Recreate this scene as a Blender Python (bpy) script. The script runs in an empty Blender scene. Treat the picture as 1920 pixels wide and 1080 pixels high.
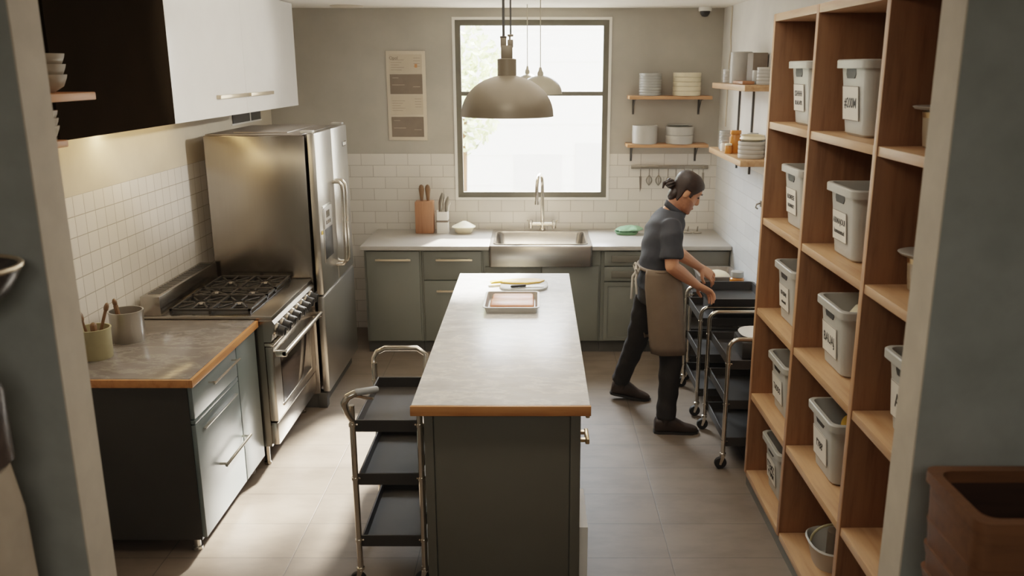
import bpy, bmesh, math, random
from mathutils import Vector, Matrix
random.seed(4)
PI = math.pi
col = bpy.context.scene.collection
V = Vector

# ------------------------------------------------------------------ materials
def s2l(c):
    return tuple(((x/255)/12.92 if x/255 <= 0.04045 else ((x/255+0.055)/1.055)**2.4) for x in c)

class N:
    def __init__(s, name):
        s.m = bpy.data.materials.new(name); s.m.use_nodes = True
        s.t = s.m.node_tree; s.t.nodes.clear()
        s.out = s.t.nodes.new('ShaderNodeOutputMaterial')
    def n(s, typ, **k):
        nd = s.t.nodes.new('ShaderNode'+typ)
        for a, b in k.items(): setattr(nd, a, b)
        return nd
    def l(s, a, b): s.t.links.new(a, b)
    def coords(s, scale=(1, 1, 1), rot=(0, 0, 0), loc=(0, 0, 0)):
        tc = s.n('TexCoord'); mp = s.n('Mapping')
        mp.inputs['Scale'].default_value = scale; mp.inputs['Rotation'].default_value = rot
        mp.inputs['Location'].default_value = loc
        s.l(tc.outputs['Object'], mp.inputs['Vector']); return mp.outputs['Vector']
    def noise(s, vec, scale, detail=4, rough=0.55):
        nz = s.n('TexNoise'); nz.inputs['Scale'].default_value = scale
        nz.inputs['Detail'].default_value = detail; nz.inputs['Roughness'].default_value = rough
        s.l(vec, nz.inputs['Vector']); return nz.outputs['Fac']
    def ramp(s, fac, stops):
        r = s.n('ValToRGB'); e = r.color_ramp.elements
        while len(e) < len(stops): e.new(0.5)
        for i, (p, c) in enumerate(stops):
            e[i].position = p; e[i].color = (*s2l(c), 1)
        s.l(fac, r.inputs['Fac']); return r.outputs['Color']
    def bsdf(s, rough=0.5, metal=0.0, spec=0.5):
        b = s.n('BsdfPrincipled'); b.inputs['Roughness'].default_value = rough
        b.inputs['Metallic'].default_value = metal; b.inputs['Specular IOR Level'].default_value = spec
        s.l(b.outputs['BSDF'], s.out.inputs['Surface']); return b
    def bump(s, b, h, strength=0.2, dist=0.002):
        bp = s.n('Bump'); bp.inputs['Strength'].default_value = strength; bp.inputs['Distance'].default_value = dist
        s.l(h, bp.inputs['Height']); s.l(bp.outputs['Normal'], b.inputs['Normal'])

def shade(c, k): return tuple(max(0, min(255, x*k)) for x in c)

def plain(name, c, rough=0.5, metal=0.0, var=0.06, scale=6, spec=0.5, bump=0.0, stretch=(1, 1, 1)):
    s = N(name); b = s.bsdf(rough, metal, spec)
    v = s.coords(stretch); f = s.noise(v, scale)
    s.l(s.ramp(f, [(0.3, shade(c, 1-var)), (0.7, shade(c, 1+var))]), b.inputs['Base Color'])
    if bump: s.bump(b, s.noise(v, scale*14), bump)
    return s.m

def wood(name, c1, c2, axis='Y', rough=0.45, scale=1.0):
    s = N(name); b = s.bsdf(rough)
    k = {'X': (1.2, 14, 14), 'Y': (14, 1.2, 14), 'Z': (14, 14, 1.2)}[axis]
    v = s.coords(tuple(a*scale for a in k))
    f = s.noise(v, 2.2, 6, 0.62)
    s.l(s.ramp(f, [(0.25, c2), (0.5, shade(c1, 0.93)), (0.75, c1)]), b.inputs['Base Color'])
    s.bump(b, s.noise(v, 8), 0.08)
    return s.m

def steel(name, c=(190, 186, 178), rough=0.3, axis='Z', metal=0.95):
    s = N(name); b = s.bsdf(rough, metal)
    k = {'X': (1, 180, 180), 'Y': (180, 1, 180), 'Z': (180, 180, 1)}[axis]
    v = s.coords(k); f = s.noise(v, 3, 3)
    s.l(s.ramp(f, [(0.3, shade(c, 0.975)), (0.7, shade(c, 1.02))]), b.inputs['Base Color'])
    mr = s.n('MapRange'); mr.inputs['To Min'].default_value = rough*0.95; mr.inputs['To Max'].default_value = rough*1.05
    s.l(f, mr.inputs['Value']); s.l(mr.outputs['Result'], b.inputs['Roughness'])
    return s.m

def stone(name, c, vein, rough=0.3, scale=1.0, spec=0.5):
    s = N(name); b = s.bsdf(rough, 0, spec)
    v = s.coords((scale*2.2, scale*5.0, scale*2), rot=(0, 0, 0.35))
    f = s.noise(v, 1.3, 8, 0.68); g = s.noise(v, 5, 6, 0.6)
    c1 = s.ramp(f, [(0.3, shade(c, 0.93)), (0.47, c), (0.51, vein), (0.55, c), (0.8, shade(c, 1.03))])
    mx = s.n('MixRGB', blend_type='MULTIPLY'); mx.inputs['Fac'].default_value = 0.5
    s.l(c1, mx.inputs['Color1']); s.l(s.ramp(g, [(0.35, (225, 222, 218)), (0.65, (255, 255, 255))]), mx.inputs['Color2'])
    s.l(mx.outputs['Color'], b.inputs['Base Color'])
    return s.m

def tiled_wall(name, paint, tile, grout, ztop, u, bw, bh, offset, z0, u0=0.0, rough=0.18):
    """painted wall with a glazed tile course below ztop; u = the horizontal axis"""
    s = N(name); b = s.bsdf(0.6)
    tc = s.n('TexCoord'); sp = s.n('SeparateXYZ'); s.l(tc.outputs['Object'], sp.inputs[0])
    cb = s.n('CombineXYZ'); ad = s.n('Math', operation='ADD'); ad.inputs[1].default_value = u0+20*bw
    s.l(sp.outputs[u], ad.inputs[0]); s.l(ad.outputs[0], cb.inputs[0])
    az = s.n('Math', operation='ADD'); az.inputs[1].default_value = 20*bh-z0
    s.l(sp.outputs['Z'], az.inputs[0]); s.l(az.outputs[0], cb.inputs[1])
    br = s.n('TexBrick', offset=offset, squash=1.0)
    br.inputs['Scale'].default_value = 1; br.inputs['Brick Width'].default_value = bw
    br.inputs['Row Height'].default_value = bh; br.inputs['Mortar Size'].default_value = 0.0025
    br.inputs['Mortar Smooth'].default_value = 0.3; br.inputs['Bias'].default_value = 0
    br.inputs['Color1'].default_value = (*s2l(tile), 1); br.inputs['Color2'].default_value = (*s2l(shade(tile, 0.965)), 1)
    br.inputs['Mortar'].default_value = (*s2l(grout), 1)
    s.l(cb.outputs[0], br.inputs['Vector'])
    gt = s.n('Math', operation='LESS_THAN'); gt.inputs[1].default_value = ztop; s.l(sp.outputs['Z'], gt.inputs[0])
    mx = s.n('MixRGB'); s.l(gt.outputs[0], mx.inputs['Fac'])
    nz = s.noise(s.coords(), 2.5, 5)
    s.l(s.ramp(nz, [(0.3, shade(paint, 0.95)), (0.7, shade(paint, 1.04))]), mx.inputs['Color1'])
    s.l(br.outputs['Color'], mx.inputs['Color2']); s.l(mx.outputs[0], b.inputs['Base Color'])
    mr = s.n('MapRange'); mr.inputs['To Min'].default_value = 0.7; mr.inputs['To Max'].default_value = rough
    s.l(gt.outputs[0], mr.inputs['Value']); s.l(mr.outputs[0], b.inputs['Roughness'])
    h = s.n('Math', operation='MULTIPLY'); s.l(br.outputs['Fac'], h.inputs[0]); s.l(gt.outputs[0], h.inputs[1])
    iv = s.n('Math', operation='SUBTRACT'); iv.inputs[0].default_value = 1; s.l(h.outputs[0], iv.inputs[1])
    s.bump(b, iv.outputs[0], 0.5, 0.002)
    return s.m

def floor_mat():
    s = N('floor_stone_tile'); b = s.bsdf(0.42)
    tc = s.n('TexCoord'); mp = s.n('Mapping'); mp.inputs['Location'].default_value = (12-0.04, 12.6-0.15, 0)
    s.l(tc.outputs['Object'], mp.inputs['Vector'])
    br = s.n('TexBrick', offset=0.0)
    for k, v in (('Scale', 1), ('Brick Width', 0.6), ('Row Height', 0.315), ('Mortar Size', 0.003), ('Mortar Smooth', 0.2), ('Bias', 0)):
        br.inputs[k].default_value = v
    br.inputs['Color1'].default_value = (*s2l((124, 112, 100)), 1); br.inputs['Color2'].default_value = (*s2l((117, 106, 95)), 1)
    br.inputs['Mortar'].default_value = (*s2l((92, 84, 76)), 1)
    s.l(mp.outputs[0], br.inputs['Vector'])
    v = s.coords((1.4, 3.2, 1)); nz = s.noise(v, 2.2, 8, 0.62)
    mx = s.n('MixRGB', blend_type='MULTIPLY'); mx.inputs['Fac'].default_value = 0.8
    s.l(br.outputs['Color'], mx.inputs['Color1'])
    s.l(s.ramp(nz, [(0.3, (205, 200, 195)), (0.55, (245, 243, 240)), (0.75, (255, 253, 250))]), mx.inputs['Color2'])
    s.l(mx.outputs[0], b.inputs['Base Color'])
    iv = s.n('Math', operation='SUBTRACT'); iv.inputs[0].default_value = 1; s.l(br.outputs['Fac'], iv.inputs[1])
    s.bump(b, iv.outputs[0], 0.3, 0.002)
    return s.m

def thin_glass(name, tint=(255, 255, 255), refl=0.06, rough=0.02):
    s = N(name); t = s.n('BsdfTransparent'); g = s.n('BsdfGlossy'); m = s.n('MixShader')
    t.inputs['Color'].default_value = (*s2l(tint), 1); g.inputs['Roughness'].default_value = rough
    m.inputs['Fac'].default_value = refl
    s.l(t.outputs[0], m.inputs[1]); s.l(g.outputs[0], m.inputs[2]); s.l(m.outputs[0], s.out.inputs['Surface'])
    return s.m

def glow(name, c, strength):
    s = N(name); e = s.n('Emission'); e.inputs['Color'].default_value = (*s2l(c), 1); e.inputs['Strength'].default_value = strength
    s.l(e.outputs[0], s.out.inputs['Surface']); return s.m

M = {}
M['cab'] = plain('cabinet_paint', (104, 114, 114), 0.38, var=0.03, scale=2)
M['cabback'] = plain('cabinet_paint_back', (110, 111, 103), 0.42, var=0.03, scale=2)
M['cabside'] = plain('cabinet_side_shaded', (52, 50, 46), 0.5, var=0.03)  # cabinet colour darkened to carry the shade on this side
M['cabdark'] = plain('cabinet_panel_paint', (102, 99, 89), 0.45, var=0.03, scale=2)
M['kick'] = plain('plinth_paint', (70, 68, 64), 0.6)
M['oak'] = wood('oak_edge', (205, 140, 82), (160, 98, 52), 'Y')
M['oakx'] = wood('oak_edge_across', (205, 140, 82), (160, 98, 52), 'X')
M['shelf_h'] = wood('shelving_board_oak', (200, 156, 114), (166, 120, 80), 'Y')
M['shelf_v'] = wood('shelving_panel_oak_shaded', (148, 106, 72), (112, 76, 48), 'Z')  # oak darkened to hold the shade inside the cubbies
M['shelf_e'] = wood('shelving_edge_oak_lit', (192, 144, 104), (160, 112, 74), 'Z')  # oak paled for the light on the upright fronts
M['shelf_b'] = wood('shelving_back_oak_shaded', (82, 55, 36), (60, 40, 26), 'Z')  # oak darkened further, shade at the back of the cubbies
M['shelf_w'] = wood('wall_shelf_oak', (205, 152, 108), (172, 116, 74), 'X')
M['walnut'] = wood('brown_block_wood', (176, 122, 88), (140, 92, 62), 'Z')
M['crate'] = wood('crate_wood', (112, 74, 44), (82, 52, 30), 'X')
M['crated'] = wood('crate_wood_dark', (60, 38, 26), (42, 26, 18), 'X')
M['steel'] = steel('brushed_steel')
M['steelx'] = steel('brushed_steel_across', (168, 162, 154), axis='Y', rough=0.26, metal=1.0)
M['steel_d'] = steel('brushed_steel_side', (150, 143, 134), 0.24, metal=1.0)
M['chrome'] = steel('polished_tube', (214, 205, 192), 0.16)
M['brass'] = steel('satin_brass', (214, 184, 140), 0.3)
M['pull'] = steel('satin_pull', (222, 204, 178), 0.32, 'X', 0.8)
M['black'] = plain('black_plastic', (36, 35, 34), 0.42, var=0.1)
M['tray'] = plain('charcoal_tray', (50, 47, 44), 0.5, var=0.06)
M['iron'] = plain('cast_iron', (40, 37, 34), 0.55, var=0.12, scale=20)
M['frame'] = plain('window_frame_hazed', (98, 94, 82), 0.5)  # colour lightened to carry the haze around the window
M['white'] = plain('white_paint', (232, 228, 220), 0.5, var=0.02)
M['gloss'] = plain('white_gloss', (234, 231, 226), 0.1, var=0.01)
M['darkgloss'] = plain('dark_gloss', (33, 26, 18), 0.45, var=0.05, spec=0.0)
M['bin'] = plain('grey_bin_plastic', (178, 176, 168), 0.42, var=0.02)
M['bindark'] = plain('bin_slot_shade', (34, 31, 27), 0.6)
M['paper'] = plain('label_paper', (232, 226, 214), 0.6, var=0.02)
M['ink'] = plain('label_ink', (44, 40, 36), 0.6)
M['rubber'] = plain('caster_rubber', (30, 29, 28), 0.6)
M['grip'] = plain('grip_grey', (150, 152, 152), 0.5)
M['ceram'] = plain('grey_ceramic', (176, 172, 164), 0.35, var=0.04)
M['ceramw'] = plain('cream_ceramic', (222, 208, 178), 0.4, var=0.05)
M['ceramb'] = plain('blue_grey_ceramic', (162, 161, 154), 0.35, var=0.05)
M['ceramshade'] = plain('shaded_ceramic', (150, 136, 116), 0.5, var=0.06)  # beige darkened to hold the shading on the doorway shelf bowls
M['olive'] = plain('olive_ceramic', (164, 154, 118), 0.45)
M['marble'] = stone('pale_marble', (226, 228, 231), (250, 250, 250), 0.3)
M['marbled'] = stone('brown_grey_laminate', (118, 112, 108), (142, 136, 131), 0.16)
M['ctr'] = plain('grey_worktop', (176, 171, 163), 0.28, var=0.05, scale=3)
M['skin'] = plain('skin', (196, 136, 102), 0.55, var=0.03)
M['stub'] = plain('stubble_skin', (158, 106, 80), 0.6, var=0.08, scale=60)
M['hair'] = plain('dark_hair', (36, 23, 18), 0.5, var=0.3, scale=40, stretch=(1, 6, 6))
M['shirt'] = plain('navy_shirt', (44, 47, 54), 0.8, var=0.08, scale=9, bump=0.1)
M['trouser'] = plain('black_trousers', (40, 37, 36), 0.85, var=0.1)
M['apron'] = plain('taupe_apron', (116, 101, 86), 0.85, var=0.06, bump=0.15)
M['tie'] = plain('apron_tie', (190, 182, 170), 0.8)
M['shoe'] = plain('brown_shoe', (48, 36, 29), 0.45)
M['eye'] = plain('eye_dark', (40, 28, 22), 0.3)
M['lip'] = plain('lip', (160, 92, 76), 0.5)
M['salmon'] = plain('salmon', (222, 142, 102), 0.4, var=0.06, stretch=(1, 8, 4))
M['cheese'] = plain('golden_fillet', (242, 188, 84), 0.45, var=0.08)
M['slate'] = plain('pale_board', (176, 176, 170), 0.4)
M['pan'] = plain('grey_pan', (150, 140, 130), 0.35, metal=0.5)
M['lamp'] = plain('pendant_metal_hazed', (128, 116, 98), 0.42, metal=0.15, var=0.03)  # metal lightened in place of haze near the window
M['lampin'] = plain('pendant_inside', (236, 226, 206), 0.5)
M['lamp2'] = plain('pendant_hazed', (176, 168, 150), 0.4, var=0.03)  # paler colour with the window haze mixed in
M['amber'] = plain('amber_jar', (196, 120, 44), 0.2, var=0.1)
M['green'] = plain('green_cloth', (138, 178, 142), 0.8, var=0.1)
M['greend'] = plain('green_dish', (110, 150, 112), 0.5)
M['cream'] = plain('butter_cream', (246, 234, 204), 0.5)
M['poster'] = plain('poster_paper', (196, 180, 158), 0.6, var=0.03)
M['posterd'] = plain('poster_dark', (120, 106, 92), 0.6, var=0.06)
M['posterf'] = plain('poster_board', (206, 192, 172), 0.6, var=0.02)
M['jarglass'] = plain('smoky_glass', (150, 134, 112), 0.15, var=0.05)
M['cloth'] = plain('canvas', (160, 146, 128), 0.85, var=0.1, scale=4, bump=0.2)
M['darkpot'] = plain('dark_glaze', (66, 58, 54), 0.25, var=0.3, scale=14)
M['leaf'] = plain('sunlit_leaves', (196, 204, 160), 0.7, var=0.25, scale=6)
M['facade'] = plain('white_render', (240, 238, 232), 0.8, var=0.01)
M['facade2'] = plain('white_render_trim', (216, 214, 210), 0.8, var=0.01)
M['glass'] = thin_glass('window_glass', refl=0.04)
M['ovenglass'] = plain('oven_glass', (34, 28, 24), 0.08)
M['disp'] = plain('display_grey', (92, 88, 80), 0.2)
M['yellow'] = plain('yellow_lid', (214, 170, 60), 0.5)
M['utensil'] = steel('utensil_steel', (150, 142, 130), 0.35)
M['handlew'] = wood('utensil_wood', (120, 88, 58), (84, 60, 38), 'Z')

# ------------------------------------------------------------------ mesh builder
class MB:
    def __init__(s): s.v = []; s.f = []; s.mi = []; s.cur = 0
    def add(s, vs, fs):
        b = len(s.v); s.v += [V(p) for p in vs]; s.f += [tuple(i+b for i in f) for f in fs]; s.mi += [s.cur]*len(fs); return s
    def box(s, lo, hi):
        (a, b, c), (d, e, f) = lo, hi
        return s.add([(a, b, c), (d, b, c), (d, e, c), (a, e, c), (a, b, f), (d, b, f), (d, e, f), (a, e, f)],
                     [(0, 3, 2, 1), (4, 5, 6, 7), (0, 1, 5, 4), (1, 2, 6, 5), (2, 3, 7, 6), (3, 0, 4, 7)])
    def rbox(s, lo, hi, r=0.004):
        """box with softened edges"""
        bm = bmesh.new(); c = [(lo[i]+hi[i])/2 for i in range(3)]; d = [hi[i]-lo[i] for i in range(3)]
        bmesh.ops.create_cube(bm, size=1, matrix=Matrix.Translation(c) @ Matrix.Diagonal((*d, 1)))
        r = min(r, min(d)*0.45)
        bmesh.ops.bevel(bm, geom=bm.edges[:], offset=r, segments=2, affect='EDGES', profile=0.5)
        bm.verts.index_update()
        s.add([v.co.copy() for v in bm.verts], [tuple(v.index for v in f.verts) for f in bm.faces]); bm.free(); return s
    def rings(s, rs, cap=True, close=False):
        n = len(rs[0]); b = len(s.v); fs = []
        vs = [p for r in rs for p in r]; k = len(rs)
        for i in range(k if close else k-1):
            a, c = i*n, ((i+1) % k)*n
            for j in range(n): fs.append((a+j, a+(j+1) % n, c+(j+1) % n, c+j))
        if cap and not close:
            fs.append(tuple(range(n))[::-1]); fs.append(tuple((k-1)*n+j for j in range(n)))
        return s.add(vs, fs)
    def tube(s, pts, rad, n=10, cap=True, closed=False):
        pts = [V(p) for p in pts]; m = len(pts)
        rr = rad if isinstance(rad, (list, tuple)) else [rad]*m
        up = None; rs = []
        for i, p in enumerate(pts):
            if closed: t = (pts[(i+1) % m]-pts[i-1])
            else: t = pts[min(i+1, m-1)]-pts[max(i-1, 0)]
            t.normalize()
            if up is None:
                up = V((0, 0, 1)) if abs(t.z) < 0.9 else V((1, 0, 0))
            u = (up-t*up.dot(t)); u.normalize(); w = t.cross(u); up = u
            rs.append([p+rr[i]*(u*math.cos(2*PI*j/n)+w*math.sin(2*PI*j/n)) for j in range(n)])
        return s.rings(rs, cap, closed)
    def limb(s, pts, rad, n=12):
        """tube with rounded ends"""
        pts = [V(p) for p in pts]; rad = list(rad)
        d0 = (pts[0]-pts[1]).normalized(); d1 = (pts[-1]-pts[-2]).normalized()
        P = [pts[0]+d0*rad[0]*0.95, pts[0]+d0*rad[0]*0.6]+pts+[pts[-1]+d1*rad[-1]*0.6, pts[-1]+d1*rad[-1]*0.95]
        R = [rad[0]*0.3, rad[0]*0.8]+rad+[rad[-1]*0.8, rad[-1]*0.3]
        return s.tube(P, R, n)
    def lathe(s, prof, c=(0, 0, 0), n=28, axis='Z', cap=True):
        rs = []
        for r, h in prof:
            ring = []
            for j in range(n):
                a = 2*PI*j/n; x, y = r*math.cos(a), r*math.sin(a)
                p = {'Z': (x, y, h), 'X': (h, x, y), 'Y': (y, h, x)}[axis]
                ring.append(V(c)+V(p))
            rs.append(ring)
        return s.rings(rs, cap)
    def ell(s, c, r, n=16, k=9, rot=None):
        c = V(c); rs = []
        for i in range(k+1):
            t = PI*(i+0.02*(i == 0)-0.02*(i == k))/k; z = -math.cos(t); q = max(0.02, math.sin(t))
            ring = []
            for j in range(n):
                p = V((r[0]*q*math.cos(2*PI*j/n), r[1]*q*math.sin(2*PI*j/n), r[2]*z))
                if rot is not None: p = rot @ p
                ring.append(c+p)
            rs.append(ring)
        return s.rings(rs)
    def oval(s, rs_, n=20, pw=2.0, cap=True):
        """rings given as (centre, half vector u, half vector w), superellipse exponent pw"""
        rs = []
        for c, u, w in rs_:
            c, u, w = V(c), V(u), V(w); ring = []
            for j in range(n):
                a = 2*PI*j/n; ca, sa = math.cos(a), math.sin(a)
                x = math.copysign(abs(ca)**(2/pw), ca); y = math.copysign(abs(sa)**(2/pw), sa)
                ring.append(c+u*x+w*y)
            rs.append(ring)
        return s.rings(rs, cap)
    def prism(s, poly, axis, a, b):
        """2-D outline extruded along an axis"""
        def mk(p, t): return {'X': (t, p[0], p[1]), 'Y': (p[0], t, p[1]), 'Z': (p[0], p[1], t)}[axis]
        return s.rings([[V(mk(p, a)) for p in poly], [V(mk(p, b)) for p in poly]])
    def xf(s, mat, start=0):
        for i in range(start, len(s.v)): s.v[i] = mat @ s.v[i]
        return s
    def mesh(s, name, smooth=True, angle=38):
        me = bpy.data.meshes.new(name); me.from_pydata([tuple(p) for p in s.v], [], s.f)
        for p, i in zip(me.polygons, s.mi): p.material_index = i
        bm = bmesh.new(); bm.from_mesh(me); bmesh.ops.recalc_face_normals(bm, faces=bm.faces[:]); bm.to_mesh(me); bm.free()
        if smooth:
            me.polygons.foreach_set('use_smooth', [True]*len(me.polygons))
            me.set_sharp_from_angle(angle=math.radians(angle))
        me.update(); return me

def rrect(w, d, r, cx=0, cy=0, z=0, k=4):
    pts = []
    for sx, sy, a0 in ((1, 1, 0), (-1, 1, PI/2), (-1, -1, PI), (1, -1, 1.5*PI)):
        for i in range(k+1):
            a = a0+PI/2*i/k
            pts.append(V((cx+sx*(w/2-r)+r*math.cos(a), cy+sy*(d/2-r)+r*math.sin(a), z)))
    return pts

# ------------------------------------------------------------------ objects
def gloc(o):
    p = V((0, 0, 0))
    while o is not None: p += o.location; o = o.parent
    return p

def put(name, mb, mat, parent=None, loc=None, smooth=True, label=None, angle=38):
    """one mesh object; mesh data given in scene coordinates unless the parent sits at the origin"""
    o = bpy.data.objects.new(name, None) if mb is None else None
    base = gloc(parent) if parent is not None else V(loc if loc is not None else (0, 0, 0))
    me = mb.mesh(name, smooth, angle) if isinstance(mb, MB) else mb
    for v in me.vertices: v.co -= base
    o = bpy.data.objects.new(name, me); col.objects.link(o)
    if isinstance(mat, (list, tuple)):
        for m in mat: me.materials.append(m)
    else: me.materials.append(mat)
    if parent is not None: o.parent = parent
    elif loc is not None: o.location = loc
    if label: o['label'] = label
    return o

def tag(o, label, cat, group=None):
    o['label'] = label; o['category'] = cat
    if group: o['group'] = group
    return o

def thing(name, label, cat, loc=(0, 0, 0), group=None):
    o = bpy.data.objects.new(name, None); col.objects.link(o); o.location = loc
    o.empty_display_size = 0.1
    return tag(o, label, cat, group)

def struct(name, mb, mat, parent=None, smooth=False):
    o = put(name, mb, mat, parent, smooth=smooth)
    if parent is None: o['kind'] = 'structure'
    return o

def dup(o, loc=None, label=None, rotz=None, parent=None):
    c = o.copy(); col.objects.link(c)
    if parent is not None: c.parent = parent
    if loc is not None: c.location = loc
    if rotz is not None: c.rotation_euler = (0, 0, rotz)
    if label: c['label'] = label
    for ch in list(o.children): dup(ch, parent=c)
    return c

def boxes(*bs):
    m = MB()
    for lo, hi in bs: m.box(lo, hi)
    return m

def text(name, body, size, mat, parent, origin, right, up, sx=1.0, shear=0.0):
    cu = bpy.data.curves.new(name, 'FONT'); cu.body = body; cu.size = size; cu.align_x = 'CENTER'; cu.align_y = 'CENTER'
    cu.extrude = 0.0004; cu.offset = size*0.012; cu.shear = shear; cu.resolution_u = 3
    tmp = bpy.data.objects.new('tmp', cu); col.objects.link(tmp)
    me = bpy.data.meshes.new_from_object(tmp.evaluated_get(bpy.context.evaluated_depsgraph_get()))
    bpy.data.objects.remove(tmp); bpy.data.curves.remove(cu)
    r, u = V(right).normalized(), V(up).normalized(); n = r.cross(u)
    for v in me.vertices:
        v.co = V(origin)+r*(v.co.x*sx)+u*v.co.y+n*v.co.z
    me.name = name
    return put(name, me, mat, parent)

# ------------------------------------------------------------------ room shell
XL, XR, YB, ZC = -2.24, 1.55, 7.36, 2.74
WX0, WX1, WZ0, WZ1 = -0.672, 0.606, 1.177, 2.647
paint = (170, 168, 158)
M['wallback'] = tiled_wall('back_wall_paint_and_tile', (176, 170, 158), (226, 220, 210), (176, 168, 156), 1.553, 'X', 0.2, 0.1, 0.5, 1.553, 0.1)
M['wallleft'] = tiled_wall('side_wall_paint_and_tile', (198, 186, 166), (228, 222, 214), (176, 168, 154), 1.66, 'Y', 0.1, 0.1, 0.0, 1.66, 0.0, 0.12)
M['wallright'] = tiled_wall('white_brick_wall', (222, 218, 210), (226, 230, 232), (206, 208, 208), 1.553, 'Y', 0.26, 0.1, 0.5, 1.553)
M['ceil'] = plain('ceiling_paint', (232, 224, 212), 0.8, var=0.02)
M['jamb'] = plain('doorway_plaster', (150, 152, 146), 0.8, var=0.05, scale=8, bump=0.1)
M['reveal'] = plain('doorway_reveal_lit', (196, 184, 166), 0.8, var=0.05, scale=8, bump=0.1)  # plaster warmed and paled for light falling on the reveals
M['floor'] = floor_mat()
struct('floor', boxes(((XL-.1, -1.6, -.1), (XR+.7, YB+.15, 0))), M['floor'])
struct('ceiling', boxes(((XL-.1, -1.6, ZC), (XR+.7, YB+.15, ZC+.1))), M['ceil'])
struct('wall_back', boxes(((XL-.1, YB, 0), (WX0, YB+.15, ZC)), ((WX1, YB, 0), (XR+.1, YB+.15, ZC)),
                          ((WX0, YB, 0), (WX1, YB+.15, WZ0)), ((WX0, YB, WZ1), (WX1, YB+.15, ZC))), M['wallback'])
struct('wall_left', boxes(((XL-.1, -1.6, 0), (XL, YB, ZC))), M['wallleft'])
struct('wall_right', boxes(((XR, 2.0, 0), (XR+.1, YB, ZC))), M['wallright'])
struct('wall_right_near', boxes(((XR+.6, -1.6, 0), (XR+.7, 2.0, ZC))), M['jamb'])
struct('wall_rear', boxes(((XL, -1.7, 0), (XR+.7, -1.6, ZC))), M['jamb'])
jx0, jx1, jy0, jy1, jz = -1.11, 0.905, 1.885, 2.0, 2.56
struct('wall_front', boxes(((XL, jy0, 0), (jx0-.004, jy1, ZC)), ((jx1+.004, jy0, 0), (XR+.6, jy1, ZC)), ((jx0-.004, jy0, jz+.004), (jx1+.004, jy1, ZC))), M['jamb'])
struct('trim_1', boxes(((jx0-.004, jy0, 0), (jx0, jy1, jz))), M['reveal'])
struct('trim_2', boxes(((jx1, jy0, 0), (jx1+.004, jy1, jz))), M['reveal'])
struct('trim_3', boxes(((jx0, jy0, jz), (jx1, jy1, jz+.004))), M['reveal'])
t = .022
struct('trim_4', boxes(((WX0-t, YB-.012, WZ0-t), (WX0, YB, WZ1+t)), ((WX1, YB-.012, WZ0-t), (WX1+t, YB, WZ1+t)),
                       ((WX0, YB-.012, WZ1), (WX1, YB, WZ1+t)), ((WX0, YB-.012, WZ0-t), (WX1, YB, WZ0))), M['white'])
fw = .045
win = struct('window_1', boxes(((WX0, YB+.005, WZ0), (WX0+fw, YB+.05, WZ1)), ((WX1-fw, YB+.005, WZ0), (WX1, YB+.05, WZ1)),
                               ((WX0+fw, YB+.005, WZ1-fw), (WX1-fw, YB+.05, WZ1)), ((WX0+fw, YB+.005, WZ0), (WX1-fw, YB+.05, WZ0+fw)),
                               ((WX0+fw, YB+.01, 2.035), (WX1-fw, YB+.045, 2.07))), M['frame'])
put('window_pane', boxes(((WX0+fw, YB+.026, WZ0+fw), (WX1-fw, YB+.03, 2.035))), M['glass'], win, smooth=False)
put('window_pane', boxes(((WX0+fw, YB+.026, 2.07), (WX1-fw, YB+.03, WZ1-fw))), M['glass'], win, smooth=False)
# outside
g = struct('ground', boxes(((-12, YB+.16, -.3), (12, 22, -.2))), M['facade2'])
fa = MB().box((-6, 12, -.2), (7, 12.3, 3.15))
for k in range(7): fa.box((-6, 11.985, .25+.42*k), (7, 12, .262+.42*k))
fo = tag(put('building', fa, M['facade'], loc=(0, 12, -.2), smooth=False), 'overexposed white building seen through the window', 'building')
for x0, z0, x1, z1 in ((.55, .55, 1.5, 1.25), (-.3, .5, .35, 1.1)):
    put('window', boxes(((x0, 11.97, z0), (x1, 12, z1))), M['facade2'], fo, smooth=False)
tr = thing('tree', 'pale sunlit tree outside behind the window', 'tree', (-.9, 10, -.2))
put('trunk', MB().tube([(-.9, 10, -.2), (-.88, 10, .8), (-.84, 10, 1.7)], [.09, .07, .05], 8), M['handlew'], tr)
lf = MB()
for i in range(900):
    a, b, r = random.uniform(0, 2*PI), random.uniform(-1, 1), random.random()**.4
    q = math.sqrt(1-b*b)
    c = V((-.86+.55*r*q*math.cos(a), 10+.5*r*q*math.sin(a), 2.05+.78*r*b))
    u = V((random.gauss(0, 1), random.gauss(0, 1), random.gauss(0, 1))).normalized(); w = u.orthogonal().normalized()
    lf.add([c-u*.06, c+w*.03, c+u*.06, c-w*.03], [(0, 1, 2, 3)])
put('foliage', lf, M['leaf'], tr, smooth=False)

# ------------------------------------------------------------------ island
def bar_pull(mb, a, b, out, r=.006):
    """bar handle from a to b standing off along out"""
    a, b, out = V(a), V(b), V(out)
    d = (b-a).normalized()
    mb.tube([a+out, b+out], r, 8)
    for p in (a+d*.02, b-d*.02): mb.tube([p, p+out], r*.85, 8)
    return mb
isl = thing('kitchen_island', 'long slate grey island cabinet under the pale marble top', 'kitchen island', (-.13, 4.44, 0))
IX0, IX1, IY0, IY1 = -.45, .165, 3.32, 5.57
put('body', boxes(((IX0, IY0, .08), (IX1, IY1, .88))), M['cabdark'], isl, smooth=False)
put('plinth', boxes(((IX0+.04, IY0+.03, 0), (IX1-.04, IY1-.03, .08))), M['kick'], isl, smooth=False)
for x0, x1, nm in ((IX0-.018, IX0+.02, 'stile'), (IX1-.02, IX1+.022, 'stile')):
    put(nm, MB().rbox((x0, IY0-.018, 0.0), (x1, IY0+.0, .88), .002), M['cabdark'], isl)
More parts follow.
